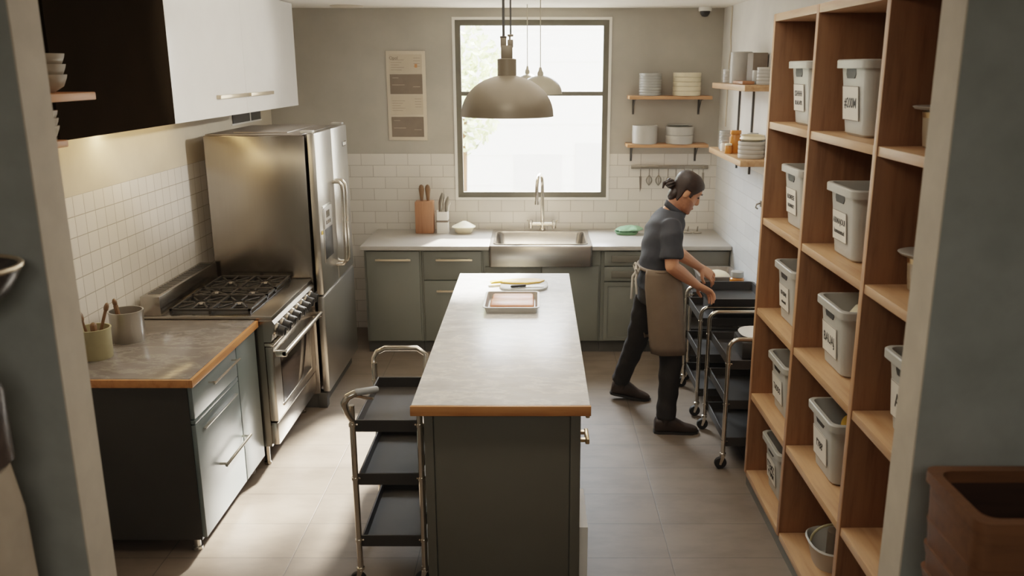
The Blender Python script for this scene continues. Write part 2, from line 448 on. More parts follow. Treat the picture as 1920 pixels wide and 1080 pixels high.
put('end_panel', MB().rbox((IX0+.024, IY0-.014, 0.0), (IX1-.024, IY0, .88), .002), M['cabdark'], isl)
put('side_panel', MB().rbox((IX0-.018, IY0+.004, .0), (IX0, IY1, .88), .002), M['cabdark'], isl)
for i, (y0, y1) in enumerate(((IY0+.02, 4.06), (4.07, 4.8), (4.81, IY1-.02))):
    for z0, z1 in ((.76, .87), (.6, .75), (.1, .59)):
        d = put('drawer', MB().rbox((IX1, y0, z0), (IX1+.02, y1, z1), .003), M['cabdark'], isl)
        if z0 > .5:
            put('handle', MB().rbox((IX1+.046, y0+.03, z1-.052), (IX1+.064, y0+.15, z1-.028), .004).box((IX1+.018, y0+.04, z1-.046), (IX1+.05, y0+.06, z1-.032)).box((IX1+.018, y0+.12, z1-.046), (IX1+.05, y0+.14, z1-.032)), M['brass'], d, label='brass coloured handle')
put('kick_board', boxes(((IX1+.024, 3.325, .05), (IX1+.06, 3.68, .33))), M['white'], isl, smooth=False, label='white board at the bottom of the side')
top = thing('island_worktop', 'pale marble island worktop with an oak edge', 'worktop', (-.145, 4.44, .88))
put('slab', MB().rbox((-.513, 3.272, .884), (.223, 5.6, .92), .004), M['marble'], top)
put('wood_edge', MB().rbox((-.516, 3.255, .876), (.226, 3.272, .919), .003), M['oakx'], top, label='oak front edge')

# tray of salmon, board with fillet and knife
def open_tray(mb, x0, y0, x1, y1, z0, z1, r=.02, wall=.004, flare=.012, lip=.008):
    cx, cy, w, d = (x0+x1)/2, (y0+y1)/2, x1-x0, y1-y0
    f = flare
    mb.rings([rrect(w-2*f-2*lip, d-2*f-2*lip, r, cx, cy, z0), rrect(w-2*lip, d-2*lip, r, cx, cy, z1-.004), rrect(w, d, r+lip, cx, cy, z1-.004),
              rrect(w, d, r+lip, cx, cy, z1), rrect(w-2*lip-2*wall, d-2*lip-2*wall, r, cx, cy, z1),
              rrect(w-2*f-2*lip-2*wall, d-2*f-2*lip-2*wall, r, cx, cy, z0+wall)])
    return mb
tag(put('food_tray', open_tray(MB(), -.3, 4.6, .02, 4.97, .92, .96), M['ceram'], loc=(-.14, 4.79, .92)), 'shallow grey metal tray holding salmon on the island', 'tray')
def slab(lo, hi):
    return MB().rbox(lo, hi, .014)
tag(put('salmon_slab', slab((-.262, 4.63, .925), (-.012, 4.79, .966)), M['salmon'], loc=(-.14, 4.71, .925)), 'thick pale pink salmon slab in the tray, nearer the oak edge', 'fish')
tag(put('salmon_slab', slab((-.258, 4.8, .925), (-.014, 4.94, .956)), M['salmon'], loc=(-.14, 4.87, .925)), 'thin orange salmon slab in the tray, nearer the sink', 'fish')
bd = MB().rings([rrect(.29, .29, .1, -.075, 5.25, .92), rrect(.3, .3, .105, -.075, 5.25, .924), rrect(.3, .3, .105, -.075, 5.25, .932), rrect(.29, .29, .1, -.075, 5.25, .935)])
tag(put('serving_board', bd, M['slate'], loc=(-.075, 5.25, .92)), 'rounded pale grey serving board on the island behind the tray', 'board')
fp = [(-.21, .02), (-.2, -.03), (-.14, -.01), (-.06, -.035), (.03, -.04), (.11, .0), (.14, .05), (.1, .075), (.0, .085), (-.09, .06), (-.15, .035)]
fl = MB().rings([[V((-.085+x, 5.27+y, .9355)) for x, y in fp], [V((-.085+x, 5.27+y, .943)) for x, y in fp], [V((-.085+x*.9, 5.275+y*.85, .948)) for x, y in fp]])
tag(put('fish_fillet', fl, M['cheese'], loc=(-.085, 5.27, .9355)), 'golden yellow fillet lying on the pale serving board', 'fish')
kn = thing('paring_knife', 'small knife with dark handle beside the golden fillet', 'knife', (-.1, 5.15, .9355))
put('blade', MB().prism([(-.02, -.008), (.1, .0), (.09, .012), (-.02, .01)], 'Z', 0, .003).xf(Matrix.Translation((-.05, 5.16, .9365))), M['steel'], kn)
put('handle', MB().limb([(-.15, 5.14, .945), (-.07, 5.16, .945)], [.009, .009]), M['black'], kn)

# ------------------------------------------------------------------ base cabinet and worktop by the range
bc = thing('base_cabinet', 'blue grey base cabinet on steel legs beside the range', 'cabinet', (-1.9, 4.1, 0))
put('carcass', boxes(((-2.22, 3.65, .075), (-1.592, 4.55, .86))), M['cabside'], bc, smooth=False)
d1 = put('drawer', MB().rbox((-1.592, 3.655, .69), (-1.57, 4.235, .852), .003), M['cab'], bc)
put('handle', bar_pull(MB(), (-1.57, 3.83, .8), (-1.57, 4.19, .8), (.035, 0, 0)), M['chrome'], d1)
d2 = put('rail', MB().rbox((-1.592, 3.655, .665), (-1.57, 4.235, .685), .003), M['cab'], bc, label='narrow rail between the drawers')
d3 = put('drawer', MB().rbox((-1.592, 3.655, .085), (-1.57, 4.235, .66), .003), M['cab'], bc, label='deep lower drawer')
put('handle', bar_pull(MB(), (-1.57, 3.87, .355), (-1.57, 4.24, .355), (.04, 0, 0), .008), M['chrome'], d3)
put('lip_pull', MB().rbox((-1.57, 3.73, .612), (-1.552, 4.17, .618), .002), M['steel'], d3)
put('filler_panel', MB().rbox((-1.592, 4.245, .085), (-1.57, 4.548, .852), .003), M['cab'], bc)
for x in (-2.17, -1.64):
    for y in (3.7, 4.5):
        put('leg', MB().lathe([(.016, .015), (.016, .075)], (x, y, 0), 12).lathe([(.024, 0), (.024, .015)], (x, y, 0), 12), M['steel'], bc)
wt = thing('worktop', 'brown grey worktop with oak edge between doorway and range', 'worktop', (-1.9, 4.1, .86))
put('slab', MB().rbox((-2.238, 3.63, .862), (-1.565, 4.558, .9), .003), M['marbled'], wt)
put('wood_edge', MB().rbox((-1.565, 3.615, .86), (-1.548, 4.558, .898), .003).rbox((-2.238, 3.615, .86), (-1.565, 3.63, .898), .003), M['oak'], wt, label='oak edge')
def crock(name, label, c, r, h, mat):
    prof = [(r*.94, 0), (r*.97, .004), (r, h*.9), (r*1.04, h-.006), (r*1.04, h), (r*.95, h), (r*.9, h*.5), (r*.85, .012)]
    return tag(put(name, MB().lathe(prof, c), mat, loc=c), label, 'crock')
ck1, ck2 = (-2.13, 3.93, .9), (-2.10, 4.20, .9)
crock('utensil_crock', 'olive glazed crock holding wooden utensils on the worktop', ck1, .075, .15, M['olive'])
crock('steel_pot', 'plain steel utensil pot beside the olive crock', ck2, .082, .16, M['steel'])
def stick(name, label, a, b, r0, r1, mat, head=None):
    t = thing(name, label, 'utensil', a)
    put('handle', MB().limb([a, b], [r0, r1], 8), mat, t)
    if head:
        d = (V(b)-V(a)).normalized(); c = V(b)+d*head*.6
        rot = d.to_track_quat('Z', 'Y').to_matrix()
        put('head', MB().ell(c, (head*.45, .012, head*.8), 12, 7, rot), mat, t)
    return t
stick('wooden_spoon', 'thin wooden spoon leaning in the olive crock', (-2.14, 3.92, .925), (-2.165, 3.905, 1.09), .007, .006, M['handlew'], .035)
stick('wooden_spatula', 'dark wooden spatula leaning across the olive crock', (-2.14, 3.945, .925), (-2.085, 3.975, 1.12), .008, .008, M['handlew'], .03)
stick('pastry_brush', 'short thick wooden brush upright in the olive crock', (-2.115, 3.905, .93), (-2.11, 3.895, 1.07), .012, .016, M['handlew'])
stick('wooden_pestle', 'round headed wooden pestle upright in the steel pot', (-2.12, 4.19, .93), (-2.135, 4.175, 1.09), .012, .012, M['handlew'], .028)

# ------------------------------------------------------------------ range
RY0, RY1 = 4.572, 5.448
rg = thing('range_cooker', 'stainless steel range with gas burners and a row of black knobs', 'range cooker', (-1.84, 5.01, 0))
put('body', boxes(((-2.2, RY0, .13), (-1.53, RY1, .885))), M['steel_d'], rg, smooth=False)
put('cooktop', MB().rbox((-2.2, RY0, .885), (-1.475, RY1, .918), .006), M['steelx'], rg)
put('spill_tray', boxes(((-2.06, RY0+.03, .918), (-1.6, RY1-.03, .921))), M['black'], rg, smooth=False)
bg = put('backguard', MB().rbox((-2.2, RY0, .918), (-2.09, RY1, 1.03), .004), M['steelx'], rg)
vs = MB()
for i in range(22):
    y = RY0+.06+i*.036; vs.box((-2.18, y, 1.03), (-2.11, y+.02, 1.0315))
put('vent_slots', vs, M['black'], bg, smooth=False)
cp = put('control_panel', MB().prism([(-1.53, .885), (-1.475, .89), (-1.462, .87), (-1.49, .765), (-1.53, .765)], 'Y', RY0, RY1), M['steelx'], rg, smooth=False)
for i in range(8):
    y = RY0+.075+i*.104
    kb = MB().lathe([(.036, 0), (.036, .008), (.031, .012), (.029, .044), (.024, .048)], n=18, axis='X').box((.03, -.004, -.022), (.054, .005, .026))
    kb.xf(Matrix.Translation((-1.474, y, .818)) @ Matrix.Rotation(math.radians(15), 4, 'Y'))
    k = put('knob', kb, M['black'], rg, label='black control knob')
    rb = MB().lathe([(.04, -.002), (.041, .005), (.036, .006)], n=18, axis='X'); rb.xf(Matrix.Translation((-1.474, y, .818)) @ Matrix.Rotation(math.radians(15), 4, 'Y'))
    put('bezel', rb, M['chrome'], k)
put('trim_strip', MB().rbox((-1.53, RY0, .74), (-1.478, RY1, .758), .004), M['chrome'], rg)
od = put('oven_door', MB().rbox((-1.53, RY0+.004, .285), (-1.484, RY1-.004, .735), .006), M['steelx'], rg)
put('oven_window', MB().rbox((-1.486, RY0+.13, .35), (-1.481, RY1-.13, .64), .002), M['ovenglass'], od)
put('window_frame', boxes(((-1.486, RY0+.12, .338), (-1.478, RY1-.12, .35)), ((-1.486, RY1-.13, .35), (-1.479, RY1-.12, .64))), M['chrome'], od, smooth=False)
put('handle', MB().tube([(-1.425, RY0+.02, .69), (-1.425, RY1-.02, .69)], .014, 12).rbox((-1.485, RY0+.02, .672), (-1.415, RY0+.05, .705), .004).rbox((-1.485, RY1-.05, .672), (-1.415, RY1-.02, .705), .004), M['chrome'], od)
put('lower_panel', MB().rbox((-1.53, RY0+.004, .14), (-1.488, RY1-.004, .275), .005), M['steelx'], rg)
for x in (-2.14, -1.58):
    for y in (RY0+.05, RY1-.05):
        put('leg', MB().lathe([(.022, .0), (.022, .015), (.016, .02), (.016, .14)], (x, y, 0), 12), M['steel_d'], rg)
def grate(y0, y1, x0, x1, z=.95):
    m = MB(); r = .007
    loop = [(x0, y0), (x1, y0), (x1, y1), (x0, y1)]
    for (a, b), (c, d) in zip(loop, loop[1:]+loop[:1]): m.box((min(a, c)-r, min(b, d)-r, z-.012), (max(a, c)+r, max(b, d)+r, z))
    xm = (x0+x1)/2; m.box((xm-r, y0, z-.012), (xm+r, y1, z))
    for cx in ((x0+xm)/2, (xm+x1)/2):
        cy = (y0+y1)/2
        for dx, dy in ((1, 0), (-1, 0), (0, 1), (0, -1), (.75, .75), (-.75, .75), (.75, -.75), (-.75, -.75)):
            hx, hy = (xm-x0)/2, (y1-y0)/2
            p0 = V((cx+dx*.035, cy+dy*.035, z-.004)); p1 = V((cx+dx*hx, cy+dy*hy, z-.006))
            m.tube([p0, p1], .006, 6)
    for x in (x0, xm, x1):
        for y in (y0, y1): m.box((x-r, y-r, .919), (x+r, y+r, z-.01))
    return m
GX0, GX1 = -2.05, -1.61
for y0, y1 in ((RY0+.04, RY0+.345), (RY0+.365, RY0+.51), (RY0+.53, RY1-.04)):
    gr = put('grate', grate(y0, y1, GX0, GX1), M['iron'], rg, smooth=False)
    for cx in (-1.94, -1.72):
        c = (cx, (y0+y1)/2, .921)
        bn = put('burner', MB().lathe([(.045, 0), (.045, .008), (.03, .01), (.03, .018), (.012, .02)], c, 18), M['iron'], rg)
        put('burner_cap', MB().lathe([(.024, .016), (.022, .021), (.01, .022)], c, 16), M['pan'], bn)

# ------------------------------------------------------------------ fridge
FY0, FY1, FXF = 5.47, 6.42, -1.405
fr = thing('refrigerator', 'tall stainless steel fridge with two doors and a water dispenser', 'refrigerator', (-1.75, 5.94, 0))
put('body', MB().rbox((-2.11, FY0, .1), (-1.47, FY1, 1.845), .006), M['steel_d'], fr)
put('top_cover', MB().rbox((-2.1, FY0+.01, 1.845), (-1.49, FY1-.01, 1.853), .003).rbox((-1.95, FY0+.1, 1.853), (-1.6, FY1-.1, 1.862), .003), M['pan'], fr)
put('base_grille', boxes(((-2.1, FY0+.01, .0), (-1.46, FY1-.01, .1))), M['kick'], fr, smooth=False)
put('front_foot', MB().rbox((-1.49, FY0+.0, .0), (-1.43, FY0+.07, .11), .004), M['kick'], fr)
dA = put('door', MB().rbox((-1.455, FY0+.002, .8), (FXF, 5.925, 1.86), .012), M['steel'], fr, label='steel door with the dispenser')
dB = put('door', MB().rbox((-1.455, 5.932, .8), (FXF, FY1-.002, 1.86), .012), M['steel'], fr, label='plain steel door with a badge')
put('freezer_drawer', MB().rbox((-1.455, FY0+.002, .115), (FXF, FY1-.002, .79), .012), M['steel'], fr)
def bow(y): return MB().tube([(FXF, y, 1.5), (FXF+.045, y, 1.5), (FXF+.062, y, 1.48), (FXF+.066, y, 1.44), (FXF+.066, y, .98), (FXF+.062, y, .94), (FXF+.045, y, .92), (FXF, y, .92)], .0125, 12)
put('handle', bow(5.88), M['chrome'], dA); put('handle', bow(5.975), M['chrome'], dB)
dp = put('dispenser', MB().rbox((FXF-.002, 5.56, 1.0), (FXF+.004, 5.8, 1.38), .002), M['steel'], dA)
put('dispenser_recess', MB().rbox((FXF+.002, 5.575, 1.02), (FXF+.0055, 5.785, 1.22), .001), M['black'], dp)
put('control_plate', MB().rbox((FXF+.002, 5.572, 1.225), (FXF+.009, 5.788, 1.365), .002), M['ceram'], dp)
put('display', boxes(((FXF+.009, 5.62, 1.295), (FXF+.0105, 5.71, 1.34))), M['disp'], dp, smooth=False)
bt = MB()
for i in range(3): bt.box((FXF+.009, 5.61+.045*i, 1.25), (FXF+.0105, 5.64+.045*i, 1.275))
put('buttons', bt, M['disp'], dp, smooth=False)
bd_ = put('badge', MB().rbox((FXF, 6.25, 1.71), (FXF+.003, 6.36, 1.745), .001), M['disp'], dB)
put('lettering', boxes(((FXF+.003, 6.26, 1.717), (FXF+.004, 6.3, 1.738)), ((FXF+.003, 6.31, 1.717), (FXF+.004, 6.35, 1.738))), M['white'], bd_, smooth=False)
for y in (5.52, 6.37): put('hinge_cover', MB().rbox((-1.5, y-.03, 1.86), (-1.42, y+.03, 1.876), .004), M['ceram'], fr)
put('magnet', MB().rbox((FXF+.001, 5.5, 1.2), (FXF+.005, 5.535, 1.225), .002), M['yellow'], dA)

# ------------------------------------------------------------------ wall cupboard over the range
uc = thing('wall_cupboard', 'wide wall cupboard with white gloss doors and a dark panel door', 'cabinet', (-2.05, 5.0, 1.985))
UX, UY0, UYM, UY1, UZ = -1.85, 3.36, 4.452, 6.79, 1.985
put('carcass', boxes(((-2.238, UY0, UZ), (UX-.02, UY1, ZC-.004))), M['white'], uc, smooth=False)
put('dark_door', boxes(((UX-.02, UY0, UZ-.003), (UX, UYM-.002, ZC-.006))), M['darkgloss'], uc, smooth=False, label='dark gloss panel door')
for y0, y1, ha, hb in ((UYM, 5.588, 5.06, 5.57), (5.59, UY1, 5.61, 6.1)):
    d = put('white_door', boxes(((UX-.02, y0, UZ-.003), (UX, y1, ZC-.006))), M['gloss'], uc, smooth=False, label='white gloss door')
    put('handle', MB().rbox((UX+.016, ha, 2.085), (UX+.026, hb, 2.107), .003).rbox((UX, ha, 2.085), (UX+.02, ha+.025, 2.107), .003).rbox((UX, hb-.025, 2.085), (UX+.02, hb, 2.107), .003), M['pull'], d)
put('light_strip', boxes(((-2.12, 3.6, UZ-.012), (-2.08, 5.3, UZ))), glow('warm_strip', (255, 214, 150), 6), uc, smooth=False)
vt = thing('wall_vent', 'dark air vent in the wall above the fridge', 'vent', (XL, 6.75, 1.9))
put('grille', MB().box((XL+.001, 6.4, 1.862), (XL+.008, 6.78, 1.955)).box((XL+.001, 6.8, 1.862), (XL+.008, 7.05, 1.955)), M['kick'], vt, smooth=False)
put('rim', boxes(((XL+.0005, 6.38, 1.85), (XL+.005, 7.08, 1.862)), ((XL+.0005, 6.38, 1.955), (XL+.005, 7.08, 1.967)), ((XL+.0005, 6.78, 1.862), (XL+.01, 6.8, 1.955))), M['white'], vt, smooth=False)
# open shelf with bowls beside the dark door
tag(put('wall_shelf', MB().rbox((-2.238, 2.85, 2.145), (-1.63, 3.24, 2.173), .004), M['oak'], loc=(-1.93, 3.05, 2.145)), 'short oak shelf by the doorway carrying upper bowls', 'shelf')
tag(put('wall_shelf', MB().rbox((-2.238, 2.85, 1.972), (-1.755, 3.24, 1.998), .004), M['oak'], loc=(-1.93, 3.05, 1.972)), 'short oak shelf by the doorway carrying lower bowls', 'shelf')
def bowl_prof(r, h, foot=.55, wall=.005):
    return [(r*foot*.9, 0), (r*foot, .003), (r*(foot+.3), h*.35), (r*.97, h*.8), (r, h), (r-wall, h), (r*.93, h*.8), (r*(foot+.24), h*.4), (r*foot*.6, wall)]
def stack(name, specs, x, y, z, group, cat, n=28):
    """specs: (radius, height, pitch, material, label)"""
    proto = {}
    for (r, h, dz, mat, lab, kind) in specs:
        key = (r, h, mat.name, kind)
        if key not in proto:
            if kind == 'bowl': pr = bowl_prof(r, h)
            elif kind == 'plate': pr = [(r*.6, 0), (r*.62, .003), (r*.95, h*.8), (r, h), (r*.98, h+.002), (r*.6, h*.45)]
            else: pr = [(r*.95, 0), (r*.985, .004), (r, h*.5), (r, h-.003), (r*.985, h), (r*.93, h), (r*.92, .01)]
            o = put(name, MB().lathe(pr, (x, y, z), n), mat, loc=(x, y, z)); proto[key] = o
        else:
            o = proto[key].copy(); col.objects.link(o); o.location = (x, y, z)
        tag(o, lab, cat, group); z += dz
W = ['lowest', 'second lowest', 'third from bottom', 'fourth from bottom', 'fifth from bottom', 'sixth from bottom', 'seventh from bottom', 'eighth from bottom', 'topmost']
def labs(n, fmt):
    out = []
    for i in range(n): out.append(fmt % ('topmost' if i == n-1 else W[i]))
    return out
def mk(n, r, h, dz, mat, fmt, kind): return [(r, h, dz, mat, l, kind) for l in labs(n, fmt)]
stack('bowl', mk(3, .095, .062, .036, M['ceramshade'], '%s bowl stacked on the upper doorway shelf', 'bowl'), -1.76, 3.1, 2.1735, 'bowls on the upper doorway shelf', 'bowl')
stack('bowl', mk(3, .085, .058, .027, M['ceramshade'], '%s bowl stacked on the lower doorway shelf', 'bowl'), -1.80, 3.1, 1.9985, 'bowls on the lower doorway shelf', 'bowl')

# ------------------------------------------------------------------ back run of cabinets
CY = 6.63
def cab(name, label, x0, x1, zt=.862):
    t = thing(name, label, 'cabinet', ((x0+x1)/2, 6.98, 0))
    put('carcass', boxes(((x0, CY+.02, .1), (x1, YB-.004, zt))), M['cabback'], t, smooth=False)
    put('plinth', boxes(((x0, CY+.05, 0), (x1, YB-.004, .1))), M['kick'], t, smooth=False)
    return t
def front(t, nm, x0, x1, z0, z1, mat=None, frame=0.0):
    m = MB().rbox((x0, CY, z0), (x1, CY+.02, z1), .003)
    if frame:
        for lo, hi in (((x0, CY-.008, z0), (x0+frame, CY, z1)), ((x1-frame, CY-.008, z0), (x1, CY, z1)), ((x0+frame, CY-.008, z0), (x1-frame, CY, z0+frame)), ((x0+frame, CY-.008, z1-frame), (x1-frame, CY, z1))): m.box(lo, hi)
    return put(nm, m, mat or M['cabback'], t)
def hpull(x0, x1, z): return MB().rbox((x0, CY-.034, z-.008), (x1, CY-.024, z+.008), .003).box((x0+.02, CY-.025, z-.005), (x0+.035, CY, z+.005)).box((x1-.035, CY-.025, z-.005), (x1-.02, CY, z+.005))
c1 = cab('base_cabinet', 'grey green base cabinet with one tall door beside the fridge', -1.37, -.915)
d = front(c1, 'door', -1.35, -.93, .11, .852); put('handle', hpull(-1.275, -.995, .787), M['pull'], d, label='pale bar handle')
c2 = cab('base_cabinet', 'grey green drawer cabinet with two bar handles left of the sink'.replace(' left of the sink', ' next to the sink'), -.912, -.42)
for z0, z1, hz in ((.62, .852, .787), (.11, .612, .532)):
    d = front(c2, 'drawer', -.895, -.435, z0, z1); put('handle', hpull(-.795, -.505, hz), M['pull'], d, label='pale bar handle')
c3 = cab('sink_cabinet', 'grey green cabinet below the steel sink', -.418, .515, .738)
put('side_filler', boxes(((-.418, CY+.01, .738), (-.374, CY+.04, .862))), M['cabback'], c3, smooth=False); put('side_filler', boxes(((.448, CY+.01, .738), (.515, CY+.04, .862))), M['cabback'], c3, smooth=False)
front(c3, 'door', -.405, .04, .11, .725); front(c3, 'door', .048, .5, .11, .725)
c4 = cab('base_cabinet', 'grey green cabinet with two recessed drawer pulls behind the cook', .518, .905)
for z0, z1 in ((.735, .85), (.61, .725)):
    d = front(c4, 'drawer', .545, .885, z0, z1)
    put('recessed_pull', MB().rbox((.6, CY-.012, z0+.03), (.84, CY, z1-.03), .004), M['cabdark'], d)
front(c4, 'door', .545, .885, .115, .6, frame=.03)
c5 = cab('corner_cabinet', 'dark grey corner cabinet against the white brick wall', .908, 1.545)
front(c5, 'door', .92, 1.535, .11, .852, M['cabdark'])
tag(put('back_worktop', MB().rbox((-1.39, 6.6, .865), (-.372, YB-.002, .9), .006).rbox((.446, 6.6, .865), (1.546, YB-.002, .9), .006).rbox((-.372, 7.292, .865), (.446, YB-.002, .9), .003),
        M['ctr'], loc=(0, 6.98, .865)), 'long grey worktop along the window wall', 'worktop')
sk = thing('sink', 'wide stainless steel apron front sink under the window', 'sink', (.037, 6.9, .735))
SX0, SX1, SY0, SY1 = -.371, .445, 6.565, 7.29
m = MB(); cx, cy, w, dd = (SX0+SX1)/2, (SY0+SY1)/2, SX1-SX0, SY1-SY0
m.rings([rrect(w, dd, .02, cx, cy, .742), rrect(w, dd, .02, cx, cy, .9), rrect(w-.01, dd-.01, .02, cx, cy, .907),
         rrect(w-.09, dd-.2, .05, cx, cy-.02, .905), rrect(w-.1, dd-.21, .05, cx, cy-.02, .89), rrect(w-.13, dd-.24, .06, cx, cy-.02, .75)])
put('basin', m, M['steelx'], sk)
put('rim', MB().rings([rrect(w-.06, dd-.17, .055, cx, cy-.02, .906), rrect(w-.06, dd-.17, .055, cx, cy-.02, .911), rrect(w-.088, dd-.198, .05, cx, cy-.02, .911), rrect(w-.088, dd-.198, .05, cx, cy-.02, .906)], close=True), M['chrome'], sk)
put('drain', MB().lathe([(.04, 0), (.04, .003), (.02, .003)], (cx, cy, .7505), 20), M['chrome'], sk)
fc = thing('faucet', 'tall gooseneck bridge tap behind the sink', 'tap', (.055, 7.25, .9))
fx, fy = .055, 7.25
arc = [(fx, fy, .909), (fx, fy, 1.29)]+[(fx, fy-.11+.11*math.cos(a), 1.29+.11*math.sin(a)) for a in [PI*i/10 for i in range(1, 11)]]+[(fx-.01, fy-.22, 1.24), (fx-.012, fy-.22, 1.18)]
arc = [(fx-(fy-y)*.22, y, z) for x, y, z in arc]
put('spout', MB().tube(arc, .015, 12).lathe([(.02, 0), (.02, .03)], (arc[-1][0], arc[-1][1], 1.165), 14), M['chrome'], fc)
put('bridge', MB().tube([(fx-.1, fy-.02, .965), (fx+.1, fy-.02, .965)], .016, 12).lathe([(.026, 0), (.026, .02), (.017, .03), (.017, .08)], (fx, fy-.02, .909), 16), M['chrome'], fc)
for sx in (-1, 1):
    put('lever', MB().lathe([(.018, -.035), (.02, .0), (.018, .035)], (fx+sx*.1, fy-.02, .965), 14).tube([(fx+sx*.1, fy-.02, .985), (fx+sx*.13, fy-.03, 1.0)], .007, 8), M['chrome'], fc)

# things on the back worktop
kb = thing('knife_block', 'upright wooden block against the white tiles', 'knife block', (-.945, 7.2, .9))
put('block', MB().rbox((-1.022, 7.13, .9), (-.868, 7.25, 1.172), .006), M['walnut'], kb)
for x, l in ((-.968, 'one closer to the fridge'), (-.915, 'one closer to the window')):
    t = thing('kitchen_knife', 'rounded brown knife handle out of the wooden block, '+l, 'knife', (x, 7.19, 1.17))
    put('handle', MB().oval([((x, 7.19, 1.173), (.012, 0, 0), (0, .01, 0)), ((x, 7.19, 1.22), (.018, 0, 0), (0, .011, 0)), ((x, 7.19, 1.27), (.024, 0, 0), (0, .012, 0)), ((x, 7.19, 1.3), (.018, 0, 0), (0, .01, 0)), ((x, 7.19, 1.31), (.006, 0, 0), (0, .004, 0))], 14), M['handlew'], t)
uj = thing('utensil_jar', 'square white utensil holder with a grey band', 'utensil holder', (-.795, 7.19, .9))
put('jar', MB().rings([rrect(.1, .1, .012, -.795, 7.19, .9), rrect(.1, .1, .012, -.795, 7.19, 1.085), rrect(.09, .09, .01, -.795, 7.19, 1.085), rrect(.088, .088, .01, -.795, 7.19, .91)]), M['white'], uj)
put('band', MB().rings([rrect(.102, .102, .012, -.795, 7.19, .995), rrect(.102, .102, .012, -.795, 7.19, 1.012)]), M['posterd'], uj)
for i, (dx, hh, lab) in enumerate(((-.03, .16, 'widest grey blade standing in the white holder'), (-.005, .15, 'thin bright blade in the white holder beside the widest'), (.018, .13, 'dark grey blade in the middle of the white holder'), (.036, .08, 'short pale handle at the window side of the white holder'))):
    x = -.795+dx; t = [.02, .008, .015, .008][i]; zb = .912
    tp = MB().oval([((x, 7.19, zb), (t*.4, 0, 0), (0, .004, 0)), ((x+.01, 7.19, 1.06), (t*.6, 0, 0), (0, .004, 0)), ((x+.018, 7.19, 1.1+hh*.4), (t, 0, 0), (0, .004, 0)), ((x+.028, 7.19, 1.08+hh*.8), (t*.85, 0, 0), (0, .003, 0)), ((x+.032, 7.19, 1.08+hh), (t*.3, 0, 0), (0, .002, 0))], 12)
    tag(put('kitchen_utensil', tp, [M['utensil'], M['chrome'], M['utensil'], M['white']][i], loc=(x, 7.19, zb)), lab, 'utensil')
bt_ = thing('butter_dish', 'small cream dish with a peaked lid near the white holder', 'dish', (-.615, 7.17, .9))
put('dish', MB().oval([((-.615, 7.17, .9), (.06, 0, 0), (0, .05, 0)), ((-.615, 7.17, .915), (.075, 0, 0), (0, .06, 0)), ((-.615, 7.17, .95), (.085, 0, 0), (0, .07, 0))], 24, 3), M['ceramw'], bt_)
put('lid', MB().oval([((-.615, 7.17, .951), (.1, 0, 0), (0, .08, 0)), ((-.615, 7.17, .957), (.1, 0, 0), (0, .08, 0)), ((-.61, 7.18, .985), (.045, 0, 0), (0, .035, 0)), ((-.61, 7.18, 1.0), (.014, 0, 0), (0, .012, 0))], 24, 3), M['cream'], bt_)
gd = MB().oval([((.765, 7.12, .9), (.085, 0, 0), (0, .06, 0)), ((.765, 7.12, .925), (.1, 0, 0), (0, .075, 0)), ((.765, 7.12, .925), (.092, 0, 0), (0, .067, 0)), ((.765, 7.12, .91), (.08, 0, 0), (0, .055, 0))], 24, 3)
tag(put('green_dish', gd, M['greend'], loc=(.765, 7.12, .9)), 'low green dish on the worktop behind the cook', 'dish')
random.seed(7)
gc = []
for i, (zz, a, b) in enumerate(((.914, .055, .035), (.932, .07, .045), (.936, .11, .075), (.946, .105, .07), (.962, .075, .045), (.969, .03, .02))):
    gc.append([V((.765+.015*i*.6+a*math.cos(2*PI*j/24)*(1+.12*math.sin(3*j*.8+i)), 7.12+b*math.sin(2*PI*j/24)*(1+.15*math.cos(j*1.1+i)), zz+(.005*math.sin(j*1.7) if i > 2 else 0))) for j in range(24)])
tag(put('green_cloth', MB().rings(gc), M['green'], loc=(.765, 7.12, .912)), 'crumpled pale green cloth in the green dish', 'cloth')
for x, l in ((1.29, 'dark metal stopper on the corner worktop, closer to the cook'), (1.37, 'dark metal stopper on the corner worktop, closer to the brick wall')):
    t = thing('bottle_stopper', l, 'stopper', (x, 7.15, .9))
    put('cap', MB().limb([(x-.03, 7.15, .91), (x+.03, 7.13, .91)], [.009, .007], 8), M['utensil'], t)
    put('stem', MB().tube([(x, 7.15, .915), (x+.005, 7.15, .96)], [.008, .005], 8), M['utensil'], t)

